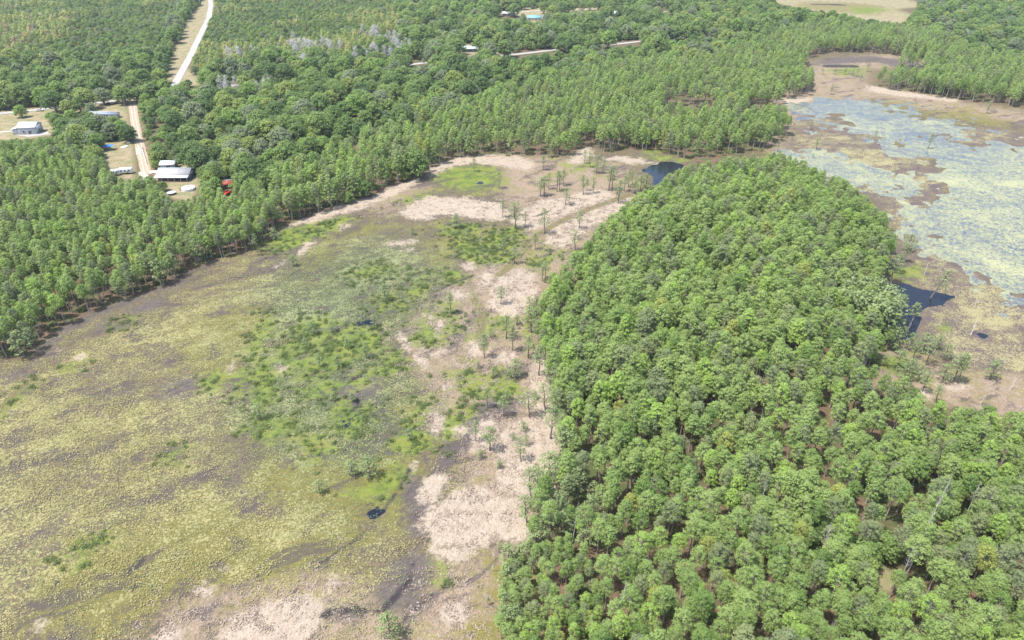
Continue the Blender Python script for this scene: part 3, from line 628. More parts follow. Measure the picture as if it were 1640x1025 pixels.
# ------------------------------------------------------------------ where trees may stand
RX0, RY0, RW, RH = -260, -90, 2160, 1320
OM = np.zeros((RH, RW), bool)
gy_, gx_ = np.mgrid[0:RH, 0:RW]
for p in OPENS:
    a = np.array(p, float); x0, y0 = np.floor(a.min(0)).astype(int); x1, y1 = np.ceil(a.max(0)).astype(int)
    sx0, sx1, sy0, sy1 = max(0, x0 - RX0), min(RW, x1 - RX0 + 1), max(0, y0 - RY0), min(RH, y1 - RY0 + 1)
    if sx1 <= sx0 or sy1 <= sy0: continue
    OM[sy0:sy1, sx0:sx1] |= inside(a, gx_[sy0:sy1, sx0:sx1] + RX0 + 0.5, gy_[sy0:sy1, sx0:sx1] + RY0 + 0.5)
II = np.zeros((RH + 1, RW + 1)); II[1:, 1:] = OM.cumsum(0).cumsum(1)
OS = np.zeros((RH, RW), bool)
for p in OPENS[3:6] + OPENS[14:22] + [[(140,163),(215,152),(219,160),(140,172)],[(-60,188),(0,180),(60,174),(60,184),(0,190),(-60,200)],[(205,165),(218,163),(238,270),(222,275)],[(250,266),(310,266),(312,292),(250,292)],[(20,188),(70,190),(80,216),(20,216)],[(1066,157),(1142,155),(1142,163),(1066,163)],[(1200,160),(1300,155),(1296,164),(1200,166)]]:
    a = np.array(p, float); x0, y0 = np.floor(a.min(0)).astype(int) - 1; x1, y1 = np.ceil(a.max(0)).astype(int) + 1
    y0 = max(y0, RY0)
    OS[y0 - RY0:y1 - RY0, x0 - RX0:x1 - RX0] |= inside(a, gx_[y0 - RY0:y1 - RY0, x0 - RX0:x1 - RX0] + RX0 + 0.5, gy_[y0 - RY0:y1 - RY0, x0 - RX0:x1 - RX0] + RY0 + 0.5)
IS = np.zeros((RH + 1, RW + 1)); IS[1:, 1:] = OS.cumsum(0).cumsum(1)
def open_frac(x0, y0, x1, y1, II=II):
    c = lambda v, o, m: np.clip((v - o).astype(int), 0, m)
    a, b_, c_, d = c(x0, RX0, RW), c(y0, RY0, RH), c(x1, RX0, RW), c(y1, RY0, RH)
    c_ = np.maximum(c_, a + 1).clip(0, RW); d = np.maximum(d, b_ + 1).clip(0, RH)
    return (II[d, c_] - II[b_, c_] - II[d, a] + II[b_, a]) / np.maximum((c_ - a) * (d - b_), 1)
def candidates(spacing, jit, dist_from=40, dist_to=1350):
    gx = np.arange(-1500, 1500, spacing); gy = np.arange(-800, 1700, spacing)
    x, y = np.meshgrid(gx, gy); x = x + (np.arange(x.shape[0])[:, None] % 2) * spacing / 2
    x = (x + rng.uniform(-jit, jit, x.shape) * spacing).ravel(); y = (y + rng.uniform(-jit, jit, y.shape) * spacing).ravel()
    an = rng.uniform(0.4, 1.1); wx = (fbm(x, y, 40) - 0.5) * spacing * 5; wy = (fbm(x + 700, y, 40) - 0.5) * spacing * 5
    x, y = x * math.cos(an) - y * math.sin(an) + wx, x * math.sin(an) + y * math.cos(an) + wy
    k = (y > dist_from) & (y < dist_to) & (abs(x) < 1150); x = x[k]; y = y[k]
    px, py, s = P(x, y); ok = (px > -130 - 0.03 * 1640) & (px < 1770 + 50) & (py < 1160) & (y > 45)
    return x[ok], y[ok], px[ok], py[ok]
def allowed(x, y, px, py, h, r, thr=0.2):
    i = np.clip((py - RY0).astype(int), 0, RH - 1); j = np.clip((px - RX0).astype(int), 0, RW - 1)
    ok = ~OM[i, j] & ~inz(NOTREE, px, py)
    cx, cy1, s = P(x, y, h * 0.97); _, cy0, s = P(x, y, h * 0.5)
    fr = open_frac(cx - r * s * 0.85, cy1, cx + r * s * 0.85, cy0)
    fs = open_frac(cx - r * s * 0.9, cy1, cx + r * s * 0.9, cy0 + 0.15 * (cy0 - cy1), IS)
    return ok & (fr < thr) & (fs < 0.03)
REGROW = [(-400,112),(120,106),(220,102),(262,104),(310,-90),(-400,-90)]
REGROW2 = [(330,-90),(345,20),(306,112),(330,122),(440,100),(560,96),(640,80),(640,30),(600,-90)]
MIDP = [(430,372),(430,318),(470,296),(540,262),(640,226),(720,196),(780,176),(860,152),(960,148),(1060,164),(1300,150),(1300,215),(1240,252),(1100,262),(700,270)]
CBL = [(880,150),(960,118),(1100,112),(1180,92),(1240,78),(1304,100),(1306,152),(1060,164),(960,148)]
LAKEN = [(1240,78),(1230,62),(1330,50),(1480,66),(1560,90),(1480,104),(1430,88),(1330,84),(1284,96)]
LAKEN2 = [(1386,138),(1386,108),(1440,96),(1560,100),(1640,110),(1860,120),(1860,205),(1640,176),(1540,163)]
LEFTP = [(-400,250),(120,252),(180,290),(230,302),(262,318),(306,326),(350,326),(420,318),(440,350),(450,400),(-400,800)]
RIGHTP = [(780,1300),(780,850),(830,700),(830,420),(960,330),(1000,255),(1240,246),(1450,380),(1420,560),(1480,640),(1900,720),(1900,1300)]
def inz(z, px, py): return inside(np.array(z, float), px, py)
NOTREE = [(1082,256),(1150,250),(1236,238),(1292,214),(1335,270),(1290,272),(1240,278),(1180,284),(1120,296),(1085,292)]

trees = []   # kind, x, y, scale, sz, screen size
# pines of the dense stands
x, y, px, py = candidates(3.1, 0.45, 45, 560)
zone = inz(LEFTP, px, py) | inz(RIGHTP, px, py)
lim = zone & (rng.random(len(x)) < 0.95)
sparse = inside(np.array([(830,740),(970,740),(985,800),(960,850),(900,890),(830,880)], float), px, py)
lim &= ~(sparse & (rng.random(len(x)) < 0.62))
x, y, px, py = x[lim], y[lim], px[lim], py[lim]
big = fbm(x, y, 22)
scl = rng.triangular(0.56, 0.86, 1.08, len(x)) * (0.86 + 0.26 * big)
dome = np.clip(sdist(poly_w([(830,700),(850,430),(960,335),(1010,300),(1120,294),(1240,274),(1440,400),(1400,560),(1300,700),(1000,800)]), x, y) / 38, 0, 1)
scl = scl * (0.9 + 0.34 * dome)
thin = (px > 1240) & (py > 700) & (rng.random(len(x)) < 0.10 + 0.35 * (fbm(x + 300, y, 12) - 0.5))
scl = np.where(thin, 0, scl)
# low regrowth of pines at the bottom edge beside the field
low = inside(np.array([(780,1300),(790,900),(830,880),(930,890),(960,960),(940,1300)], float), px, py)
scl = np.where(low, scl * 0.5, scl)
ok = allowed(x, y, px, py, 13.2 * scl, 2.5 * scl)
ok &= scl > 0.1
for a in zip(x[ok], y[ok], scl[ok]): trees.append(('pine', *a))
if True:
    x, y, px, py = candidates(2.2, 0.45, 45, 130)
    low = inside(np.array([(780,1300),(790,900),(830,880),(930,890),(960,960),(940,1300)], float), px, py)
    ok = low & allowed(x, y, px, py, np.full(len(x), 6.), np.full(len(x), 1.2))
    for a in zip(x[ok], y[ok], rng.uniform(0.34, 0.54, ok.sum())): trees.append(('pine', *a))
# conical pines in the middle band and round the lake
x, y, px, py = candidates(4.6, 0.46, 200, 900)
z = inz(MIDP, px, py) | inz(CBL, px, py) | inz(LAKEN, px, py) | inz(LAKEN2, px, py)
x, y, px, py = x[z], y[z], px[z], py[z]; scl = rng.triangular(0.62, 1.0, 1.14, len(x))
ok = allowed(x, y, px, py, 14 * scl, 2.2 * scl, 0.22)
for a in zip(x[ok], y[ok], scl[ok]): trees.append(('conifer' if rng.random() < 0.45 else 'pine', *a))
# regrowth
x, y, px, py = candidates(5.4, 0.42, 400, 1350)
z = (inz(REGROW, px, py) | inz(REGROW2, px, py)) & ~((fbm(x, y, 110) > 0.62) | ((fbm(x + 500, y, 50) > 0.42) & (py < 28)))
x, y, px, py = x[z], y[z], px[z], py[z]; scl = rng.uniform(0.7, 1.25, len(x))
ok = allowed(x, y, px, py, 7.5 * scl, 1.8 * scl, 0.3)
for a in zip(x[ok], y[ok], scl[ok]): trees.append(('young', *a))
# broad oaks elsewhere
x, y, px, py = candidates(8.6, 0.40, 200, 1350)
zz = ~(inz(MIDP, px, py) | inz(CBL, px, py) | inz(LAKEN, px, py) | inz(LAKEN2, px, py) | inz(REGROW, px, py) | inz(REGROW2, px, py) | inz(LEFTP, px, py) | inz(RIGHTP, px, py)) & (py < 420)
x, y, px, py = x[zz], y[zz], px[zz], py[zz]; scl = 0.5 + 0.75 * rng.random(len(x)) ** 1.5
ok = allowed(x, y, px, py, 12 * scl, 6.0 * scl, 0.2)
for a in zip(x[ok], y[ok], scl[ok]): trees.append(('oak', *a))
# small oaks filling between the broad ones and where broad ones do not fit
x, y, px, py = candidates(5.2, 0.45, 200, 1100)
rg = (inz(REGROW, px, py) | inz(REGROW2, px, py)) & ((fbm(x, y, 110) > 0.62) | ((fbm(x + 500, y, 50) > 0.42) & (py < 28)))
zz = (rg | ~(inz(MIDP, px, py) | inz(CBL, px, py) | inz(LAKEN, px, py) | inz(LAKEN2, px, py) | inz(REGROW, px, py) | inz(REGROW2, px, py) | inz(LEFTP, px, py) | inz(RIGHTP, px, py))) & (py < 420)
zz &= rg | (rng.random(len(x)) < 0.55)
x, y, px, py = x[zz], y[zz], px[zz], py[zz]; scl = rng.uniform(0.3, 0.5, len(x))
ok = allowed(x, y, px, py, 12 * scl, 6.0 * scl, 0.2)
for a in zip(x[ok], y[ok], scl[ok]): trees.append(('oak', *a))

LAB = {'left': 'green pine in the dense stand on the left below the houses',
       'right': 'bright green pine in the dense wood right of the sandy strip',
       'low': 'small young pine in the low thicket at the bottom edge beside the marsh',
       'corner': 'tall green pine with bare grey trunk in the near right corner of the wood',
       'mid': 'conical green pine in the belt behind the marsh'}
def rest_points(lst):
    a = np.array([(t[1], t[2], -0.05) for t in lst]); s = np.array([t[3] for t in lst])
    return a, s
for fam, kinds in (('pine', ('pine', 'conifer')), ('oak', ('oak',)), ('young', ('young',))):
    L = [t for t in trees if t[0] in kinds]
    def key(t):
        a, b_, s = P(t[1], t[2], 6.0); vis = (-5 < a < 1645) and (-5 < b_ < 1035)
        return (-s * t[3] if fam != 'pine' else -s * (0.8 + 0.2 * t[3])) if vis else 1e3
    L.sort(key=key); near, rest = L[:300], L[300:]
    for t in near:
        a, b_, s = P(t[1], t[2], 0)
        if fam == 'pine':
            sz = 'huge' if t[3] > 1.0 else 'large' if t[3] > 0.91 else 'tiny' if t[3] < 0.66 else 'small' if t[3] < 0.75 else 'slender' if t[3] < 0.83 else 'middling'
            row = ['cut by the bottom edge', 'at the bottom edge', 'near the bottom edge', 'a quarter way up', 'below mid height', 'at mid height', 'in the upper half'][int(np.clip((1025 - b_ + 70) / 75, 0, 6))]
            if t[3] < 0.62 and 780 < a < 960 and b_ > 878: lb = 'small young pine of the low thicket, ' + ('by its marsh edge' if a < 850 else 'in its middle' if a < 900 else 'by the tall wood') + ', ' + row
            elif t[0] == 'conifer' or (b_ < 262 and a > 430): lb = sz + (' conical' if t[0] == 'conifer' else ' round topped') + ' pine in the belt behind the marsh, ' + ['at its left end', 'left of its middle', 'near its middle', 'right of its middle', 'near the dark pond'][int(np.clip((a - 430) / 120, 0, 4))] + (', front row' if b_ > 255 + max(0, (660 - a) * 0.45) else ', further back')
            elif a < 800: lb = sz + ' green pine in the left stand, ' + ('near the left edge' if a < 100 else 'towards the farmhouse') + ', ' + row
            else: lb = sz + ' pine in the right wood, ' + ['by the sand strip', 'near the sand strip', 'left of its middle', 'just left of its middle', 'in its middle', 'just right of its middle', 'right of its middle', 'towards the right edge', 'close to the right edge'][int(np.clip((a - 840) / 90, 0, 8))] + ', ' + row
            place_tree(t[0], t[1], t[2], t[3], lb, 'pines of the dense woods')
        elif fam == 'oak':
            sz = 'huge spreading' if t[3] > 1.0 else 'broad' if t[3] > 0.75 else 'small' if t[3] < 0.5 else 'middling'
            wh = ['at the far left', 'left of the farm lane', 'just right of the farm lane', 'right of the farmhouse', 'behind the left pine belt', 'left of the middle', 'at the middle', 'right of the middle', 'behind the right pine belt', 'beyond the lake'][int(np.searchsorted([100, 215, 300, 400, 520, 640, 760, 900, 1100], a))]
            place_tree('oak', t[1], t[2], t[3], sz + ' dark oak ' + wh + ', level with the ' + ['far teal roof', 'middle cottages', 'road bend', 'crossroad', 'long home', 'barn', 'blue canopy', 'farmhouse'][int(np.searchsorted([60, 98, 135, 165, 190, 215, 250], b_))], 'oaks of the broadleaf wood')
        else:
            sz = 'large' if t[3] > 1.08 else 'small' if t[3] < 0.85 else 'middling'
            wh = ['far left of the white road', 'left of the white road', 'right of the white road', 'by the grey dead trees', 'beyond the grey dead trees'][int(np.searchsorted([120, 300, 400, 540], a))]
            place_tree('young', t[1], t[2], t[3], sz + ' yellowish green regrowth tree ' + wh + [', furthest out', ', far out', ', half way out', ', near the oaks', ', among the oaks'][int(np.searchsorted([60, 75, 88, 98], b_))], 'young trees beside the white road')
    for kd in kinds:
        q = [t for t in rest if t[0] == kd]
        if not q: continue
        a, s = rest_points(q); n = len(q)
        w = s * rng.uniform(0.9, 1.15, n)
        nm, lb = {'pine': ('pine_woodland', 'dense stand of rounded green pines'), 'conifer': ('conifer_belt', 'belt of conical light green pines round marsh and lake'),
                  'oak': ('oak_woodland', 'dark green broadleaf woodland reaching the top edge'), 'young': ('regrowth_woodland', 'yellowish green regrowth woodland beyond the crossroad')}[kd]
        scatter_obj(nm, a, rng.uniform(0, 6.28, n), np.stack([w, w, s], 1), rng.integers(0, len(HID[kd].objects), n), HID[kd], lb, 'woodland')
print('trees', {k: sum(1 for t in trees if t[0] == k) for k in ('pine', 'conifer', 'oak', 'young')})

# ------------------------------------------------------------------ trees one can tell apart: (kind, px, py of the foot, height in photograph pixels)
def feet(kind, lst, what, group):
    "lst holds (px, py, height px); ordinals run from nearest to farthest"
    if len(what.split()) > 13: print('LONG', len(what.split()), what)
    words = ['nearest', 'second nearest', 'third nearest', 'fourth nearest', 'fifth nearest', 'sixth nearest', 'seventh nearest', 'eighth nearest', 'ninth nearest', 'tenth nearest', 'eleventh nearest', 'twelfth nearest']
    order = sorted(lst, key=lambda a: -a[1])
    for i, it in enumerate(order):
        px, py, hp = it[:3]; kd = it[3] if len(it) > 3 else kind
        x, y = G(px, py); x, y = float(x), float(y)
        # height whose top projects hp pixels above the foot
        lo, hi = 0.5, 30.0
        for _ in range(30):
            m = (lo + hi) / 2
            if py - P(x, y, m)[1] < hp: lo = m
            else: hi = m
        v = rnd.randrange(len(VAR[kd])); s = lo / VAR[kd][v][2]
        s = max(0.2, s)
        place_tree(kd, x, y, min(s, 0.45) if (kd == 'snag' and hp > 30) else s * rnd.uniform(1.0, 1.2), what + (', ' + words[i] if len(lst) > 1 else ''), group if len(lst) > 1 else None, v, s, tilt=it[4] if len(it) > 4 else 0)
C, BU, SN = 'cypress', 'bushy', 'snag'
feet(C, [(851,533,42),(856,534,40),(846,573,38),(863,602,50),(821,562,42),(811,542,40),(813,463,28,SN),(802,488,30),(850,506,32),(859,507,32)], 'slim grey green cypress on the upper sand strip by the wood', 'cypresses on the upper sand strip')
feet(C, [(889,634,52),(848,669,44),(873,662,46),(901,629,46),(897,674,48),(882,703,54),(908,673,46),(834,740,38),(897,732,52),(910,737,50),(880,768,42,BU),(826,605,30,BU)], 'slim grey green cypress on the middle sand strip by the wood', 'cypresses on the middle sand strip')
feet(C, [(844,843,52),(850,798,46),(866,843,40),(871,852,30,BU),(892,844,54),(942,842,48),(886,785,44),(917,868,58,SN),(936,880,34,BU),(925,800,50),(905,815,46)], 'open tree on brown ground beside the largest sand patch', 'trees beside the largest sand patch')
feet(C, [(776,574,40),(781,654,32),(806,667,34),(762,707,34),(784,722,38)], 'lone thin cypress on the marsh left of the sand strip', 'lone cypresses left of the sand strip')
feet(C, [(799,885,17),(792,897,14,SN),(787,915,12,SN),(782,969,13)], 'tiny sapling on tan grass low in the marsh', 'saplings on the lower tan grass')
feet(BU, [(812,940,34),(818,1010,36),(806,1003,30)], 'bushy light green tree left of the bottom thicket', 'bushy trees at the bottom thicket')
feet(BU, [(625,1022,38)], 'dark bushy tree alone at the bottom edge of the marsh', None)
feet(BU, [(592,764,34),(564,762,24),(656,704,18),(512,790,20)], 'pale feathery cypress below the green thicket', 'feathery cypresses below the marsh thicket')
feet(BU, [(587,574,26,C),(500,537,22),(532,532,18),(557,559,18),(542,589,20),(512,587,20),(600,522,18),(582,518,20),(585,612,15,C),(490,558,16)], 'pale feathery cypress in the bright green mid marsh thicket', 'feathery cypresses in the green thicket')
feet(BU, [(417,672,26),(535,642,14),(565,644,16)], 'pale feathery cypress left of centre in the marsh', 'feathery cypresses left of centre')
feet(BU, [(617,482,26),(625,448,16),(480,503,14),(470,426,18),(661,376,14)], 'small pale cypress on the grey green upper marsh', 'small cypresses on the upper marsh')
feet(C, [(722,503,36),(805,411,30),(750,386,20),(731,366,24,BU),(805,348,28),(826,366,44),(841,363,26),(824,423,28)], 'dark stemmed cypress on the green patches of the upper marsh', 'cypresses on the green upper patches')
feet(C, [(799,302,28),(760,275,22),(870,273,24),(902,297,26)], 'isolated cypress near the far edge of the marsh', 'isolated cypresses at the far edge')
feet(C, [(945,268,26),(955,278,30),(965,278,28),(975,305,40),(980,303,38),(990,326,38),(1000,306,26),(1006,300,26),(936,262,22),(1012,296,24)], 'grey stemmed cypress in the group left of the dark pond', 'cypresses left of the dark pond')
feet(C, [(1025,306,26,BU),(1034,303,24,BU),(1016,310,22,BU)], 'light green cypress at the near shore of the dark pond', 'cypresses at the near pond shore')
feet(C, [(865,315,32),(871,313,32),(879,303,26),(892,307,34),(896,305,30),(934,312,32),(940,306,20),(950,310,26),(906,328,28)], 'upright cypress on the pale ground above the trail', 'cypresses above the trail')
feet(C, [(872,375,40),(927,366,28),(921,401,34),(857,400,26)], 'lone cypress on the pale sand beside the trail', 'lone cypresses beside the trail')
feet(C, [(940,416,28),(874,446,28),(900,428,22),(868,450,26)], 'grey cypress at the top left of the right wood', 'cypresses at the wood edge')
feet(C, [(514,343,26),(532,337,22),(485,345,26),(452,358,28),(421,380,26),(440,385,20,BU)], 'slender edge cypress between pine belt and marsh', 'edge cypresses at the pine belt')
feet(C, [(40,572,42,BU),(58,560,36),(194,482,34),(247,455,52),(262,455,40,BU),(283,444,40),(318,424,40),(330,420,36),(370,402,36),(392,396,34),(412,404,30)], 'edge cypress at the front of the left wood', 'edge cypresses of the left wood')
feet(C, [(1426,455,46),(1480,440,20,SN),(1442,498,26,BU),(1462,511,26,BU),(1451,537,32,SN)], 'cypress in the dark blue water right of the wood', 'cypresses at the blue water')
feet(C, [(1491,477,46,C,0.25)], 'leaning cypress on a dark stump at the tip of the blue water', None)
feet(SN, [(1415,311,8),(1437,346,14),(1602,458,8),(1561,493,16),(1393,277,6),(1466,395,14,C),(1555,536,22)], 'small grey snag standing among the lake pads', 'snags among the lake pads')
feet(C, [(1477,564,30,BU),(1482,585,42),(1415,587,18,BU),(1446,611,30,BU),(1469,611,26,BU),(1477,627,36),(1497,646,30)], 'grey green cypress on the near lake shore by the wood', 'cypresses on the near lake shore')
feet(C, [(1509,611,28,BU),(1527,611,48),(1532,613,44),(1585,608,30,BU),(1605,587,16,SN),(1617,624,18,SN),(1570,647,15,SN)], 'tree on the bare lake shore near the right edge', 'trees on the bare lake shore')
feet(C, [(1297,207,13),(1307,240,20),(1245,243,18),(1266,245,9,SN),(1340,205,8),(1302,252,7),(1361,255,7)], 'small dark cypress on the brown shore left of the lake', 'small cypresses on the brown shore')
feet(C, [(1400,225,16),(1486,238,25),(1580,182,21),(1470,270,8)], 'lone cypress standing in the pale lake', 'lone cypresses in the lake')
feet(C, [(1330,152,17),(1388,115,17),(1317,120,11),(1337,120,12),(1352,120,13),(1365,122,13),(1372,122,13),(1378,130,12)], 'small cypress beside the small far pond', 'small cypresses by the far pond')
feet(BU, [(1342,520,60),(1360,530,62),(1378,535,66),(1392,545,66),(1405,548,66),(1418,540,62),(1412,520,60),(1395,505,60),(1375,500,56),(1350,490,52)], 'grey green cypress in the clump right of the wood', 'cypress clump at the wood edge')
feet(BU, [(1452,402,26),(1446,420,30,C),(1436,436,28),(1428,560,34),(1440,552,30,C),(1455,560,26),(1462,575,28,C),(1436,590,30),(1456,600,26),(1500,560,22),(1512,575,24)], 'loose grey green scrub tree along the right shore of the wood', 'scrub trees on the right shore')
feet(BU, [(1300,470,50),(1322,480,50),(1340,475,44),(1330,455,44),(1345,500,52)], 'dull green cypress behind the clump right of the wood', 'dull cypresses in the wood')
q = [(870,500),(866,520),(872,545),(880,565),(890,590),(884,612),(893,640),(905,655),(898,690),(910,700),(904,720),(915,728),(905,750),(920,760),(900,770),(930,775),(860,788),(876,800),(862,812),(950,800),(960,830),(925,845),(905,858),(880,875),(858,880),(840,900),(816,905),(822,930),(808,960),(815,985),(826,1000)]
feet(BU, [(a_ + rnd.uniform(-4, 4), b_, rnd.uniform(26, 40), rnd.choice([C, BU, BU])) for a_, b_ in q[:12]], 'wispy pale young tree at the upper left fringe of the right wood', 'wispy trees of the upper fringe')
feet(BU, [(a_ + rnd.uniform(-4, 4), b_, rnd.uniform(26, 42), rnd.choice([C, BU, BU])) for a_, b_ in q[12:22]], 'wispy pale young tree at the middle left fringe of the right wood', 'wispy trees of the middle fringe')
feet(BU, [(a_ + rnd.uniform(-4, 4), b_, rnd.uniform(26, 40), rnd.choice([C, BU, BU])) for a_, b_ in q[22:]], 'wispy pale young tree at the lower left fringe of the right wood', 'wispy trees of the lower fringe')
for i, (px, py, sc_) in enumerate([(1375,880,.62),(1345,860,.55),(1405,870,.6),(1330,890,.5),(1310,830,.5),(1290,850,.45),(1520,880,.5),(1370,905,.6)]):
    x, y = G(px, py + 25); place_tree('oak', float(x), float(y), sc_, 'dark rounded oak among the near right pines, ' + ['largest above the bare hollow', 'upper left of the hollow', 'upper right of the hollow', 'left of the hollow', 'furthest up', 'furthest left', 'furthest right', 'at the hollow edge'][i], 'dark oaks among the near pines')
feet(BU, [(838,690,15),(822,705,12),(856,640,14),(812,640,15),(790,604,14),(766,590,12),(842,715,18,C),(770,735,14),(828,520,16),(786,540,15),(800,750,12),(858,758,16)], 'knee high bush or sapling along the middle sand strip', 'small bushes along the sand strip')
# bare grey trees beyond the crossroad and tall snags in the near wood
q = []
rnd.seed(3)
for cx, cy, sx, sy, n in ((640,72,26,16,26),(575,90,22,10,18),(500,70,40,8,26),(600,48,20,8,8),(485,100,16,8,10),(380,85,20,5,6),(430,136,12,4,5),(365,138,20,6,4)):
    for _ in range(n): q.append((rnd.gauss(cx, sx * 0.6), rnd.gauss(cy, sy * 0.6)))
for px, py in q:
    x, y = G(px, py + 16)
    place_tree('bare', float(x), float(y), rnd.uniform(1.0, 1.4), 'bare silvery dead tree in the grey patch of the far regrowth', 'bare trees in the far regrowth')
feet(SN, [(1455,905,140),(1310,905,70),(1545,830,60),(1440,935,60),(1350,800,60),(990,1010,80),(1215,830,60),(1640,900,80)], 'tall bare pale snag rising from the near wood', 'tall snags in the near wood')

# ------------------------------------------------------------------ low plants (nobody could count them)
def shape_coll(name, shapes):
    c = bpy.data.collections.new(name)
    for v, f, m in shapes: c.objects.link(bpy.data.objects.new(name + '_shape', new_mesh(name + '_shape', v, f, [m])))
    return c
def pad_shape(seed, n, rad, s0, s1, zmax):
    r = np.random.default_rng(seed); an = r.uniform(0, 6.28, n); d = rad * np.sqrt(r.random(n))
    c = np.stack([np.cos(an) * d, np.sin(an) * d, r.uniform(0.06, zmax, n)], 1)
    nn = np.stack([r.normal(size=n) * 0.25, r.normal(size=n) * 0.25, np.ones(n)], 1)
    return cards(c, nn, r.uniform(s0, s1, n), r, (0.8, 1.2))
def bush_shape(seed, rad, h, size, n):
    r = np.random.default_rng(seed); lob = []
    for k in range(5):
        an = k * 2.4 + r.uniform(-.5, .5); d = rad * r.uniform(0.1, 0.7); lob.append(((math.cos(an) * d, math.sin(an) * d, h * r.uniform(0.3, 0.6)), rad * r.uniform(0.35, 0.6)))
    return lobes_cards(lob, n, size, r, 0.5, 0.9)
K_pad = shape_coll('pad_leaf', [(*pad_shape(s, 22, 1.7, 0.07, 0.155, 0.35), m) for s in range(4) for m in (L_pad,)])
K_padg = shape_coll('green_pad', [(*pad_shape(s + 10, 24, 1.7, 0.06, 0.14, 0.5), m) for s in range(4) for m in (L_padg,)])
K_bush = shape_coll('bush', [(*bush_shape(s, 1.0, 1.0, 0.16, 60), L_shrub) for s in range(5)])
K_low = shape_coll('low_bush', [(*bush_shape(s + 20, 1.5, 0.55, 0.13, 46), L_shrub) for s in range(6)])
K_straw = shape_coll('straw', [(*cards(np.random.default_rng(s).normal(size=(22, 3)) * (0.55, 0.55, 0.02) + (0, 0, 0.1), np.random.default_rng(s + 9).normal(size=(22, 3)) * (0.5, 0.5, 1), np.full(22, 0.08), np.random.default_rng(s), (2.0, 4.0)), L_straw) for s in range(4)])
def field_points(n, weight, yr=(60, 300)):
    x = rng.uniform(-170, 60, n); y = rng.uniform(yr[0], yr[1], n)
    px, py, s = P(x, y); fi = sample_attr('field', x, y); w = weight(x, y) * (fi > 0.55) * (px > -150) * (py < 1150) * (sample_attr('wm', x, y) < 0.3)
    k = rng.random(n) < w; return x[k], y[k]
pat = lambda x, y: np.clip((0.5 * fbm(x, y * 1.8, 5.0) + 0.5 * fbm(x + 9, y * 1.5, 19.0) - 0.42) * 6, 0.03, 1)
S = sample_attr
def put(name, xy, coll, sc, label, cat_):
    x, y = xy; n = len(x); s = rng.uniform(*sc, n)
    z = S('z', x, y)
    scatter_obj(name, np.stack([x, y, z], 1), rng.uniform(0, 6.28, n), np.stack([s, s, s * rng.uniform(0.7, 1.3, n)], 1), rng.integers(0, len(coll.objects), n), coll, label, cat_)
    print(name, n)
put('yellow_water_pads', field_points(26000, lambda x, y: np.clip(S('pads', x, y) - 0.8 * S('cool', x, y) - 0.7 * S('mud', x, y) - S('sand', x, y) + 0.04, 0, 1) * pat(x, y) * 0.95 * (1 - 0.7 * S('green', x, y))), K_pad, (0.7, 1.3), 'pale yellow pads and leaves covering the drying marsh', 'water plants')
put('green_water_pads', field_points(26000, lambda x, y: np.clip(0.6 * S('cool', x, y) + 0.15 * S('pads', x, y) - S('sand', x, y), 0, 1) * pat(x + 50, y)), K_padg, (0.7, 1.2), 'pale grey green leaves covering the middle of the marsh', 'water plants')
put('marsh_shrubs', field_points(60000, lambda x, y: np.clip(0.75 * (S('green', x, y) - 0.25) + 0.13 * S('cool', x, y) - S('sand', x, y) + 0.016 + 0.03 * S('tan', x, y), 0, 1) * np.clip(pat(x, y + 70) + 0.2, 0, 1)), K_low, (0.3, 1.0), 'low bright green shrubs growing over the marsh', 'shrubs')
put('dead_grass_mat', field_points(30000, lambda x, y: np.clip(S('sand', x, y) * 0.12 + S('tan', x, y) * 0.35, 0, 1)), K_straw, (0.7, 1.6), 'matted pale dead grass on the sandy patches', 'dead grass')
# undergrowth in the woods
x, y, px, py = candidates(4.2, 0.5, 45, 420)
m = (inz(LEFTP, px, py) | inz(RIGHTP, px, py) | inz(MIDP, px, py)) & (rng.random(len(x)) < np.where((px > 1200) & (py > 650), 0.8, 0.4))
i = np.clip((py - RY0).astype(int), 0, RH - 1); j = np.clip((px - RX0).astype(int), 0, RW - 1); m &= ~OM[i, j]
put('undergrowth', (x[m], y[m]), K_bush, (0.7, 2.0), 'low green undergrowth on the floor of the woods', 'shrubs')

# ------------------------------------------------------------------ buildings and yard things
def paint(name, c, rough=0.6, metal=0.0, rib=0.0):
    b = NB(name); tc = b.n('ShaderNodeTexCoord').outputs['Object']; n = b.noise(tc, 1.3, 4, 0.7)
    col = b.mix(b.math('MULTIPLY', b.ramp(n, 0.4, 0.8), 0.35), c, tuple(v * 0.7 for v in c))
    nrm = None
    if rib:
        w = b.n('ShaderNodeTexWave', bands_direction='X'); b.set(w.inputs[0], tc); w.inputs['Scale'].default_value = rib; nrm = b.bump(w.outputs[1], 0.4, 0.05)
    return b.end(b.princ(col, rough, nrm, 0.4, metal))
M_white = paint('white_metal_roof', (0.72, 0.73, 0.74), 0.45, 0, 1.2); M_greyroof = paint('grey_shingle_roof', (0.33, 0.32, 0.33), 0.9); M_grey = paint('grey_siding', (0.36, 0.38, 0.40), 0.7)
M_ltgrey = paint('light_grey_siding', (0.5, 0.52, 0.54), 0.7); M_blueroof = paint('blue_grey_roof', (0.22, 0.25, 0.31), 0.7, 0, 1.0); M_teal = paint('green_metal_roof', (0.16, 0.37, 0.36), 0.5, 0, 1.0); M_slate = paint('slate_blue_siding', (0.12, 0.15, 0.19), 0.7); M_cream = paint('cream_siding', (0.62, 0.6, 0.55), 0.7)
M_glass = paint('window_glass', (0.04, 0.05, 0.07), 0.1); M_wood = paint('dark_wood', (0.12, 0.08, 0.06), 0.8); M_blue = paint('blue_tarpaulin', (0.02, 0.17, 0.62), 0.5); M_red = paint('red_paint', (0.55, 0.05, 0.03), 0.5)
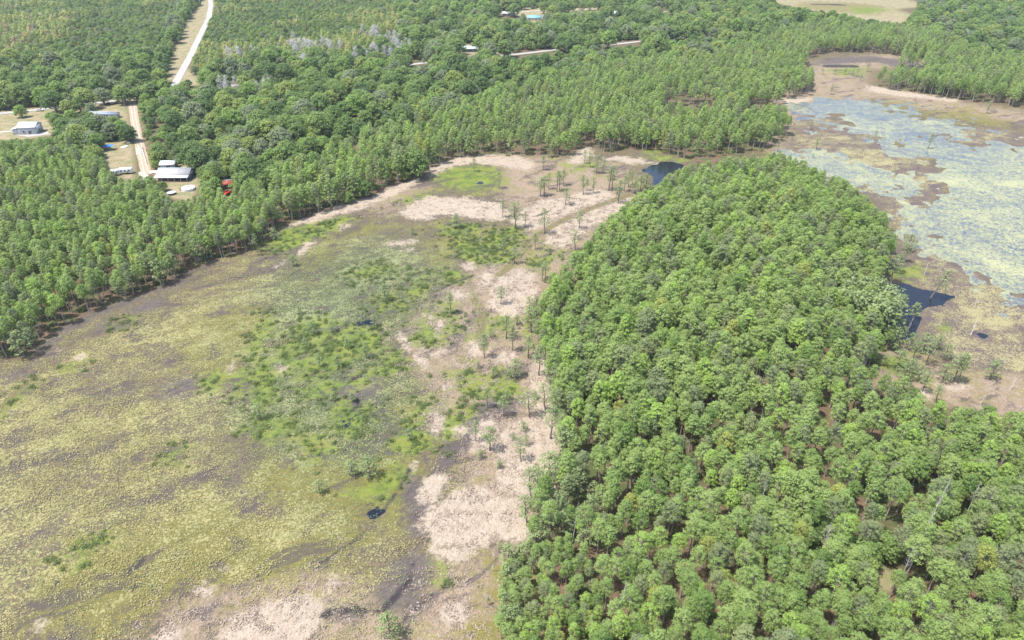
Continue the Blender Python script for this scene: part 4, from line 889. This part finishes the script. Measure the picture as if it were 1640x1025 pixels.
M_black = paint('black_rubber', (0.03, 0.03, 0.03), 0.8); M_pale = paint('pale_vinyl', (0.55, 0.66, 0.68), 0.4); M_rust = paint('rust_red_roof', (0.30, 0.07, 0.04), 0.8)
def box(x0, x1, y0, y1, z0, z1):
    v = [(x0,y0,z0),(x1,y0,z0),(x1,y1,z0),(x0,y1,z0),(x0,y0,z1),(x1,y0,z1),(x1,y1,z1),(x0,y1,z1)]
    return np.array(v, float), np.array([(0,3,2,1),(4,5,6,7),(0,1,5,4),(1,2,6,5),(2,3,7,6),(3,0,4,7)])
def part(name, parts, mat, parent, smooth=False):
    v, f = cat(parts) if isinstance(parts, list) else parts
    return link(name, new_mesh(name, v, f, [mat], smooth=smooth), parent)
def slab(p, t):
    p = np.array(p, float); v = np.concatenate([p, p + (0, 0, t)])
    return v, np.array([(3,2,1,0),(4,5,6,7),(0,1,5,4),(1,2,6,5),(2,3,7,6),(3,0,4,7)])
def root(name, px, py, rz, label, cat_, group=None, z=0.05):
    x, y = G(px, py); e = bpy.data.objects.new(name, None); COL.objects.link(e); e.location = (float(x), float(y), z); e.rotation_euler = (0, 0, R(rz)); tag(e, label, cat_, group); return e
def house(name, px, py, rz, L, W, h, rh, mw, mr, label, cat_='house', porch=None, leanto=None, wins=3, group=None, ov=0.5):
    e = root(name, px, py, rz, label, cat_, group); a, c = L / 2, W / 2
    wall = box(-a, a, -c, c, -0.2, h)
    g1 = (np.array([(-a,-c,h),(-a,c,h),(-a,0,h+rh),(-a+.15,-c,h),(-a+.15,c,h),(-a+.15,0,h+rh)], float)); gf = np.array([(0,2,1,1),(3,4,5,5),(0,3,5,2),(1,2,5,4)])
    def gable(x0, x1):
        v = [(x0,-c,h),(x0,c,h),(x0,0,h+rh-.02),(x1,-c,h),(x1,c,h),(x1,0,h+rh-.02)]
        return v
    part('wall', wall, mw, e)
    for x0, x1 in ((-a, -a + .2), (a - .2, a)):
        v = gable(x0, x1); link('gable', new_mesh('gable', v, [(0,2,1),(3,4,5),(0,3,5,2),(1,2,5,4)], [mw]), e)
    part('ridge_cap', box(-a - ov, a + ov, -.22, .22, h + rh + .17, h + rh + .25), M_pale, e)
    for k in range(2): part('vent', box(-a * .5 + k * a * .8, -a * .5 + k * a * .8 + .5, -c * .5, -c * .5 + .5, h + rh * .5, h + rh * .5 + .55), M_grey, e)
    sl = rh / c; zo = h - sl * ov
    part('roof', [slab([(-a-ov,-c-ov,zo+.03),(a+ov,-c-ov,zo+.03),(a+ov,0,h+rh+.03),(-a-ov,0,h+rh+.03)], .15), slab([(-a-ov,0.004,h+rh+.03),(a+ov,0.004,h+rh+.03),(a+ov,c+ov,zo+.03),(-a-ov,c+ov,zo+.03)], .15)], mr, e)
    for k in range(wins):
        x = -a + L * (k + 0.75) / (wins + 0.5)
        w = part('window', box(x - .5, x + .5, -c - .04, -c + .05, 1.0, 2.1), M_glass, e)
        part('frame', [box(x-.6,x-.5,-c-.08,-c-.03,.9,2.2), box(x+.5,x+.6,-c-.08,-c-.03,.9,2.2), box(x-.5,x+.5,-c-.08,-c-.03,2.1,2.2), box(x-.5,x+.5,-c-.08,-c-.03,.9,1.0)], M_cream, w)
    part('door', box(a * .12, a * .12 + 1.0, -c - .06, -c + .05, 0, 2.1), M_wood, e)
    for s_ in (-1, 1): part('window', box(s_ * a - (.06 if s_ < 0 else -.0) , s_ * a + (.06 if s_ > 0 else 0), -.5, .5, 1.0, 2.1), M_glass, e)
    if porch:
        dep, pm = porch; zt = h - .15
        part('porch_roof', slab([(-a-ov,-c-dep,zt-.6),(a+ov,-c-dep,zt-.6),(a+ov,-c-.3,zt-.1),(-a-ov,-c-.3,zt-.1)], .1), pm, e)
        for k in range(6):
            x = -a + L * k / 5; part('post', box(x - .08, x + .08, -c - dep + .2, -c - dep + .36, 0, zt - .58), M_cream, e)
        part('deck', box(-a, a, -c - dep + .1, -c - .12, 0, .3), M_wood, e)
    if leanto:
        dep, pm = leanto
        part('side_shed', box(-a - dep, -a - .02, -c + .4, c - .6, 0, h - 1.0), mw, e); part('shed_roof', slab([(-a-dep-.4,-c,h-1.1),(-a-.1,-c,h-.3),(-a-.1,c-.3,h-.3),(-a-dep-.4,c-.3,h-1.1)], .12), pm, e)
    return e
house('farmhouse', 284, 284, 0, 15.5, 8.0, 2.9, 1.7, M_slate, M_greyroof, 'long farmhouse with grey roof and white front porch roof by the lane end', 'house', porch=(2.8, M_white), wins=4)
house('metal_shed', 272, 269, 6, 6.5, 6, 2.8, 0.9, M_grey, M_white, 'white roofed shed close behind the farmhouse', 'shed', wins=1)
house('barn', 51, 212, 8, 9.5, 9, 4.2, 1.8, M_ltgrey, M_white, 'grey barn with white roof and side lean-to on a white pad', 'barn', leanto=(3.5, M_white), wins=2)
house('mobile_home', 168, 188, -4, 18, 4.6, 2.7, 0.6, M_cream, M_blueroof, 'long narrow home with blue grey roof behind the yard oaks', 'house', wins=5)
house('cottage', 752, 82, 8, 13, 8, 2.8, 1.5, M_slate, M_pale, 'pale blue roofed house in the trees near the middle crossroad', 'house', wins=3)
house('cottage', 806, 84, 0, 9, 6, 2.6, 1.2, M_grey, M_white, 'small white roofed house right of the pale blue roofed one', 'house', wins=2)
house('cottage', 856, 32, 0, 16, 9, 3, 1.8, M_cream, M_teal, 'teal green roofed house far up in the middle', 'house', wins=4)
house('cottage', 988, 25, 5, 13, 8, 3, 1.6, M_cream, M_pale, 'pale green roofed house far right of the teal one', 'house', wins=3)
house('cottage', 815, 25, 0, 14, 7, 3, 1.2, M_grey, M_white, 'white roofed house far left of the teal one', 'house', wins=3)
house('metal_shed', 1083, 43, 0, 9, 6, 2.6, 0.9, M_grey, M_white, 'tiny white roof between far trees above the crossroad', 'shed', wins=1)
house('metal_shed', 362, 300, 20, 6.5, 5, 2.4, 0.9, M_wood, M_rust, 'rust red roofed shed under oaks right of the farmhouse', 'shed', wins=1)
def wheel(e, x, y, r_, w):
    an = np.linspace(0, 2 * math.pi, 13)[:-1]; v = [(x + r_ * math.cos(a), y + s_, r_ + r_ * math.sin(a)) for s_ in (-w / 2, w / 2) for a in an]
    f = [[k, (k + 1) % 12, 12 + (k + 1) % 12, 12 + k] for k in range(12)] + [list(range(12))[::-1], list(range(12, 24))]
    return link('wheel', new_mesh('wheel', v, f, [M_black]), e)
def bevelled(parts_fn, name, mat, e, w=0.15):
    o = part(name, parts_fn, mat, e); m = o.modifiers.new('bevel', 'BEVEL'); m.width = w; m.segments = 3; return o
def car(px, py, rz, mat, label):
    e = root('parked_car', px, py, rz, label, 'car', 'cars parked near the houses', 0.12)
    bevelled(box(-2.2, 2.2, -.9, .9, .35, .95), 'body', mat, e)
    v, f = box(-1.2, 1.3, -.8, .8, .96, 1.5); v[4:, 0] *= .7; v[4:, 1] *= .85
    cb = part('cabin', (v, f), M_glass, e); part('roof', box(-.85, .9, -.68, .68, 1.503, 1.56), mat, e)
    for x in (-1.4, 1.4):
        for y in (-.85, .85): wheel(e, x, y, .34, .22)
    for y in (-.6, .6): part('headlight', box(2.19, 2.24, y - .18, y + .18, .6, .78), M_cream, e)
car(174, 168, 8, paint('black_paint', (.03, .03, .035), .3), 'black car parked by the crossroad left of the lane'); car(190, 166, 5, paint('dark_grey_paint', (.06, .06, .07), .3), 'dark grey car parked by the crossroad nearest the lane')
car(64, 178, 10, paint('silver_paint', (.55, .56, .58), .3), 'silver car parked beside the crossroad above the barn'); car(200, 224, 60, paint('blue_paint', (.1, .16, .3), .3), 'blue car by the white scraps right of the blue tarpaulin')
def trailer(px, py, rz, L, label):
    e = root('travel_trailer', px, py, rz, label, 'trailer', 'white trailers left of the lane end', 0.05)
    bevelled(box(-L / 2, L / 2, -1.2, 1.2, .6, 2.9), 'body', M_white, e, .25)
    for x in (-L * .3, 0, L * .3): part('window', box(x - .45, x + .45, -1.23, -1.15, 1.5, 2.2), M_glass, e)
    part('door', box(L * .12, L * .12 + .6, -1.24, -1.16, .7, 2.3), M_grey, e); part('hitch', box(L / 2, L / 2 + 1.1, -.08, .08, .5, .62), M_black, e)
    for x in (-.5, .5): wheel(e, x, -1.1, .36, .22); wheel(e, x, 1.1, .36, .22)
trailer(203, 278, 8, 6.2, 'larger white travel trailer at the lane end'); trailer(184, 281, 20, 4.2, 'smaller white trailer half hidden by pines')
def disc(r_, z0, z1, n=28, cx=0, cy=0):
    an = np.linspace(0, 2 * math.pi, n + 1)[:-1]; v = [(cx + r_ * math.cos(a), cy + r_ * math.sin(a), z) for z in (z0, z1) for a in an]
    return v, [[k, (k + 1) % n, n + (k + 1) % n, n + k] for k in range(n)] + [list(range(n))[::-1], list(range(n, 2 * n))]
e = root('swimming_pool', 302, 304, 0, 'round above-ground pool with pale cover in front of the farmhouse', 'pool')
v, f = disc(3.1, 0, 1.15); link('pool_wall', new_mesh('pool_wall', v, f, [M_white]), e)
v, f = disc(2.95, 1.153, 1.19); link('pool_cover', new_mesh('pool_cover', v, f, [M_pale]), e)
e = root('trampoline', 275, 311, 0, 'grey round trampoline left of the pool near the yard tree', 'trampoline')
v, f = disc(2.0, .85, .9); link('mat', new_mesh('mat', v, f, [M_grey]), e)
for k in range(6): a = k * math.pi / 3; part('leg', box(math.cos(a) * 1.9 - .04, math.cos(a) * 1.9 + .04, math.sin(a) * 1.9 - .04, math.sin(a) * 1.9 + .04, 0, .85), M_black, e)
e = root('garden_bench', 291, 305, 0, 'small dark brown bench at the left side of the pool', 'bench')
part('seat', box(-.8, .8, -.25, .25, .42, .48), M_wood, e); part('backrest', box(-.8, .8, .25, .31, .5, 1.0), M_wood, e)
for x in (-.7, .7): part('leg', box(x - .05, x + .05, -.2, .2, 0, .42), M_wood, e)
e = root('canopy', 172, 240, 5, 'bright blue tarpaulin canopy under the yard oaks', 'canopy')
gx = np.linspace(-4, 4, 13); gyy = np.linspace(-1.9, 1.9, 7); vv = [(a, c, 2.3 + .5 * (1 - abs(c) / 1.9) + .12 * math.sin(a * 1.9) * math.cos(c * 2)) for c in gyy for a in gx]
link('tarpaulin', new_mesh('tarpaulin', vv, np.array([(j * 13 + i, j * 13 + i + 1, (j + 1) * 13 + i + 1, (j + 1) * 13 + i) for j in range(6) for i in range(12)]), [M_blue], smooth=True), e)
for x in (-3.9, 3.9):
    for y in (-1.8, 1.8): part('pole', box(x - .04, x + .04, y - .04, y + .04, 0, 2.35), M_grey, e)
def scrap(px, py, rz, L, W, mat, label, cat_='sheet'):
    e = root('metal_sheet', px, py, rz, label, cat_); part('sheet', slab([(-L/2,-W/2,.15),(L/2,-W/2,.2),(L/2,W/2,.5),(-L/2,W/2,.42)], .05), mat, e); part('timber', box(-L*.3, L*.3, -.1, .1, 0, .14), M_wood, e)
scrap(200, 236, 60, 4, 2, M_white, 'white metal sheet lying right of the blue canopy'); scrap(206, 229, 80, 3.5, 1.6, M_cream, 'pale sheet lying close beside the lane'); scrap(248, 276, 10, 4.5, 2.2, M_white, 'pale sheet lying left of the farmhouse')
e = root('farm_trailer', 364, 312, 70, 'bright red farm trailer among oaks right of the farmhouse', 'trailer')
part('bed', box(-2.4, 2.4, -1.1, 1.1, .7, .85), M_red, e)
for y in (-1.1, 1.04): part('side_board', box(-2.4, 2.4, y, y + .06, .853, 1.5), M_red, e)
part('drawbar', box(2.4, 4.0, -.08, .08, .6, .7), M_black, e)
for x in (-.6, .6): wheel(e, x, -1.0, .38, .22); wheel(e, x, 1.0, .38, .22)
def pole(px, py, h, label):
    e = root('utility_pole', px, py, 10, label, 'pole', 'utility poles by the lane')
    v, f = disc(.15, 0, h, 8); link('post', new_mesh('post', v, f, [B_grey]), e); part('crossarm', box(-1.1, 1.1, -.22, -.16, h - .9, h - .75), M_wood, e)
    for x in (-.9, 0.3, .9): part('insulator', box(x - .05, x + .05, -.24, -.14, h - .748, h - .55), M_white, e)
pole(214, 158, 10, 'utility pole at the road junction'); pole(202, 176, 9, 'utility pole beside the lane below the junction'); pole(236, 262, 9, 'utility pole at the farmhouse end of the lane'); pole(812, 86, 9, 'utility pole beside the middle houses')
for px, py, s, lb in ((262,306,.42,'small round yard tree left of the trampoline'),(130,180,.8,'oak by the crossroad left of the long home'),(36,188,.7,'spreading oak between crossroad and barn'),(112,184,.85,'broad oak left of the long narrow home'),(148,183,.6,'dark oak before the crossroad by the long home'),
                  (105,216,.9,'oak right of the barn'),(130,222,.9,'left oak above the blue canopy'),(155,222,.95,'broad oak above the blue canopy'),(180,216,.85,'oak between blue canopy and long home'),(96,205,.7,'small oak closest to the barn')):
    x, y = G(px, py); place_tree('oak', float(x), float(y), s, lb, 'yard oaks')

# ------------------------------------------------------------------ the air
hm = bpy.data.materials.new('thin_air'); hm.use_nodes = True; ht = hm.node_tree
for n in list(ht.nodes): ht.nodes.remove(n)
ho = ht.nodes.new('ShaderNodeOutputMaterial'); hv = ht.nodes.new('ShaderNodeVolumePrincipled')
hv.inputs['Color'].default_value = (0.86, 0.92, 1.0, 1); hv.inputs['Density'].default_value = 0.00008; hv.inputs['Anisotropy'].default_value = 0.2
ht.links.new(hv.outputs[0], ho.inputs['Volume'])
v, f = box(-6050, 6050, -1550, 9050, -1.9, 122)
tag(link('haze', new_mesh('haze', v, f, [hm])), 'thin pale haze over the land', 'haze', kind='stuff')
